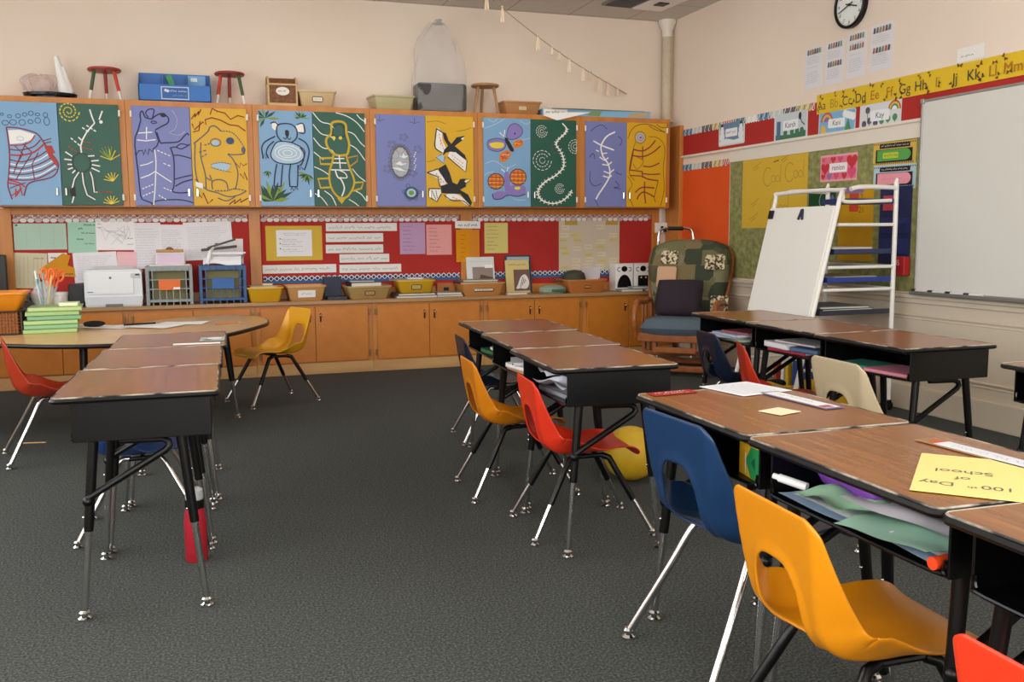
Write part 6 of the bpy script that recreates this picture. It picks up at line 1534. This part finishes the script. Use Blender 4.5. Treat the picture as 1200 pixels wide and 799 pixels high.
for k, (x, y, z, w, d, h, c, l, rz) in enumerate(((1.535, 4.58, SZ, .20, .27, .022, '#2f6a42', 'green book in the far desk of the middle row', .05), (1.53, 4.50, SZ+.0235, .18, .22, .014, '#e9e7e2', 'white notebook on the green book in the far middle-row desk', -.1),
        (1.475, 3.93, SZ, .22, .30, .018, '#d2a072', 'tan book at the bottom of the centre middle-row desk', .03), (1.45, 3.90, SZ+.0185, .20, .26, .020, '#ecebe8', 'thick white book in the centre middle-row desk', .12), (1.43, 3.97, SZ+.039, .16, .20, .012, '#f0efee', 'white notepad topmost in the centre middle-row desk', -.3),
        (1.415, 3.33, SZ, .22, .32, .020, '#8f8f98', 'grey folder at the bottom of the near middle-row desk', .04), 
        (3.02, 4.70, SZ, .22, .30, .016, '#b9d8b0', 'pale green book in the dark desk nearest the glider', .05), (2.975, 4.72, SZ+.0165, .20, .30, .014, '#dfe3ee', 'white notebook in the dark desk nearest the glider', .15), (2.97, 4.66, SZ+.031, .20, .27, .014, '#c5cbe6', 'lavender notebook in the dark desk nearest the glider', -.05), (3.00, 4.62, SZ+.0455, .18, .25, .012, '#a85a62', 'dusky red notebook topmost in the dark desk nearest the glider', .1),
        (2.985, 4.08, SZ, .22, .30, .018, '#a63a4c', 'crimson book in the centre desk before the easel', .05), (2.955, 4.14, SZ+.0185, .19, .22, .030, '#e1e3e8', 'thick white book in the centre desk before the easel', -.06), (2.97, 3.93, SZ+.0185, .20, .20, .022, '#4d6a8c', 'slate blue book in the centre desk before the easel', .1), (2.975, 4.02, SZ+.0495, .18, .32, .010, '#cfc4c6', 'thin pinkish notebook topmost in the centre desk before the easel', .03),
        (2.945, 3.30, SZ, .21, .27, .016, '#d98c9c', 'pink notebook at the end of the near desk before the easel', .06), (2.95, 3.56, SZ, .18, .20, .014, '#3f8f7c', 'teal folder in the near desk before the easel', .15))):
    book('notebook', l, 'book', w, d, h, (x, y, z), (0, 0, rz), c, 'books inside the open desks', page='#f0eeea')
crumple('worksheet', 'creased white papers bulging from the desk by the red chair', 'paper', .18, .30, (1.37, 3.35, SZ+.022), .05, '#e9e9f0', .040, 14); crumple('worksheet', 'white papers topmost in the desk by the red chair', 'paper', .15, .22, (1.36, 3.42, SZ+.062), -.15, '#f1f0f4', .03, 15)
pencil('orange pencil beside the pink notebook in the near desk before the easel', (2.885, 3.60), (2.875, 3.455), SZ, '#e07a28')
# ------------------------------------------------------------------ on the floor
tag(MB().ball((0, 0, .132), .132, 0, 32, 20).build('ball', noisy('yellow_ball_vinyl', [(.3, '#d3a91c'), (.7, '#ddb428')], rough=.5, nscale=5), None, (1.975, 4.03, 0)), 'plain yellow ball on the carpet behind the red chair', 'ball')
t = thing('water_bottle', 'red drinking bottle with black collar standing under the desk row', 'bottle', (-.03, 3.56, 0)); MB().lathe([(.036, 0), (.040, .006), (.040, .15), (.034, .19), (.033, .20), (0, .20)], 0, 24).build('flask', M('#a3202e', .3), t); MB().lathe([(.0345, .20), (.0345, .232), (0, .232)], 0, 24).build('collar', BLACK, t); MB().lathe([(.031, .232), (.033, .24), (.031, .268), (.02, .276), (0, .277)], 0, 24).build('cap', M('#c9cfd2', .15, .3), t)
t = thing('book_bin', 'low yellow bin on the floor under the easel', 'bin', (3.98, 5.50, 0), 0, 'yellow bins under the easel'); tub(t, .36, .30, .15, '#d6a41c', .9, .01)
t = thing('book_bin', 'yellow bin on the floor nearest the easel upright', 'bin', (4.00, 5.19, 0), 0, 'yellow bins under the easel'); tub(t, .34, .26, .19, '#c99a1c', .9, .01)
for k, (y, c, h, l) in enumerate(((5.40, '#243f86', .30, 'dark blue book standing in the low yellow bin'), (5.46, '#d9b12a', .27, 'yellow book standing in the low yellow bin'), (5.53, '#e6e3dc', .31, 'white book standing in the low yellow bin'), (5.60, '#b5422e', .26, 'red book standing in the low yellow bin'))):
    b = MB(); b.box((0, 0, h/2), (.22, .03, h), 0, .002); b.box((.004, 0, h/2+.002), (.216, .022, h), 1); tag(b.build('book', [M(c, .5), M('#e6e0d2', .8)], None, (3.98, y, .017), (.05*(-1)**k, 0, 0)), l, 'book', 'books in the yellow bin')
tag(MB().box((0, 0, .03), (.30, .22, .06), 0, .003).build('book', M('#d8d3c4', .6), None, (3.62, 5.62, 0), (0, 0, .2)), 'thick pale book lying on the carpet before the easel', 'book'); 
tag(MB().box((0, 0, .025), (.26, .2, .05), 0, .003).build('book', M('#a4452f', .6), None, (3.30, 5.36, 0), (0, 0, -.1)), 'brick red book lying on the carpet before the easel', 'book')
for k, (x, y, z, w, d, h, c, l, rz) in enumerate(((4.10, 5.40, .664, .42, .50, .018, '#4a4b50', 'large dark book on the lowest easel tray', .05), (4.10, 5.36, .6835, .38, .42, .012, '#9a9a98', 'grey folder on the lowest easel tray', -.06), (4.12, 5.32, .877, .36, .42, .020, '#c7b9a0', 'cream big book on the second easel tray', .05), (4.13, 5.38, 1.059, .34, .46, .016, '#8c7b80', 'mauve folder on the third easel tray', .0), (4.13, 5.36, 1.0755, .34, .40, .012, '#d2cdc4', 'white folder on the third easel tray', .05))):
    book('big_book', l, 'book', w, d, h, (x, y, z), (0, 0, rz), c, 'books on the easel trays')
import OpenImageIO as oiio, numpy as np, sys
b=oiio.ImageBuf('/workdir/render_main.png'); a=b.get_pixels(oiio.FLOAT)
s=a.shape[1]/1200
for r in [(1080,20,1110,50),(20,15,60,55),(380,10,460,60),(455,375,490,405),(150,425,200,445),(960,500,1000,520),(600,276,650,300),(300,740,400,799),(1080,440,1180,470),(1090,200,1190,330),(630,400,700,420),(400,470,500,520)]:
    x0,y0,x1,y1=[int(v*s) for v in r]; print(r,(a[y0:y1,x0:x1,:3].mean((0,1))*255).round())
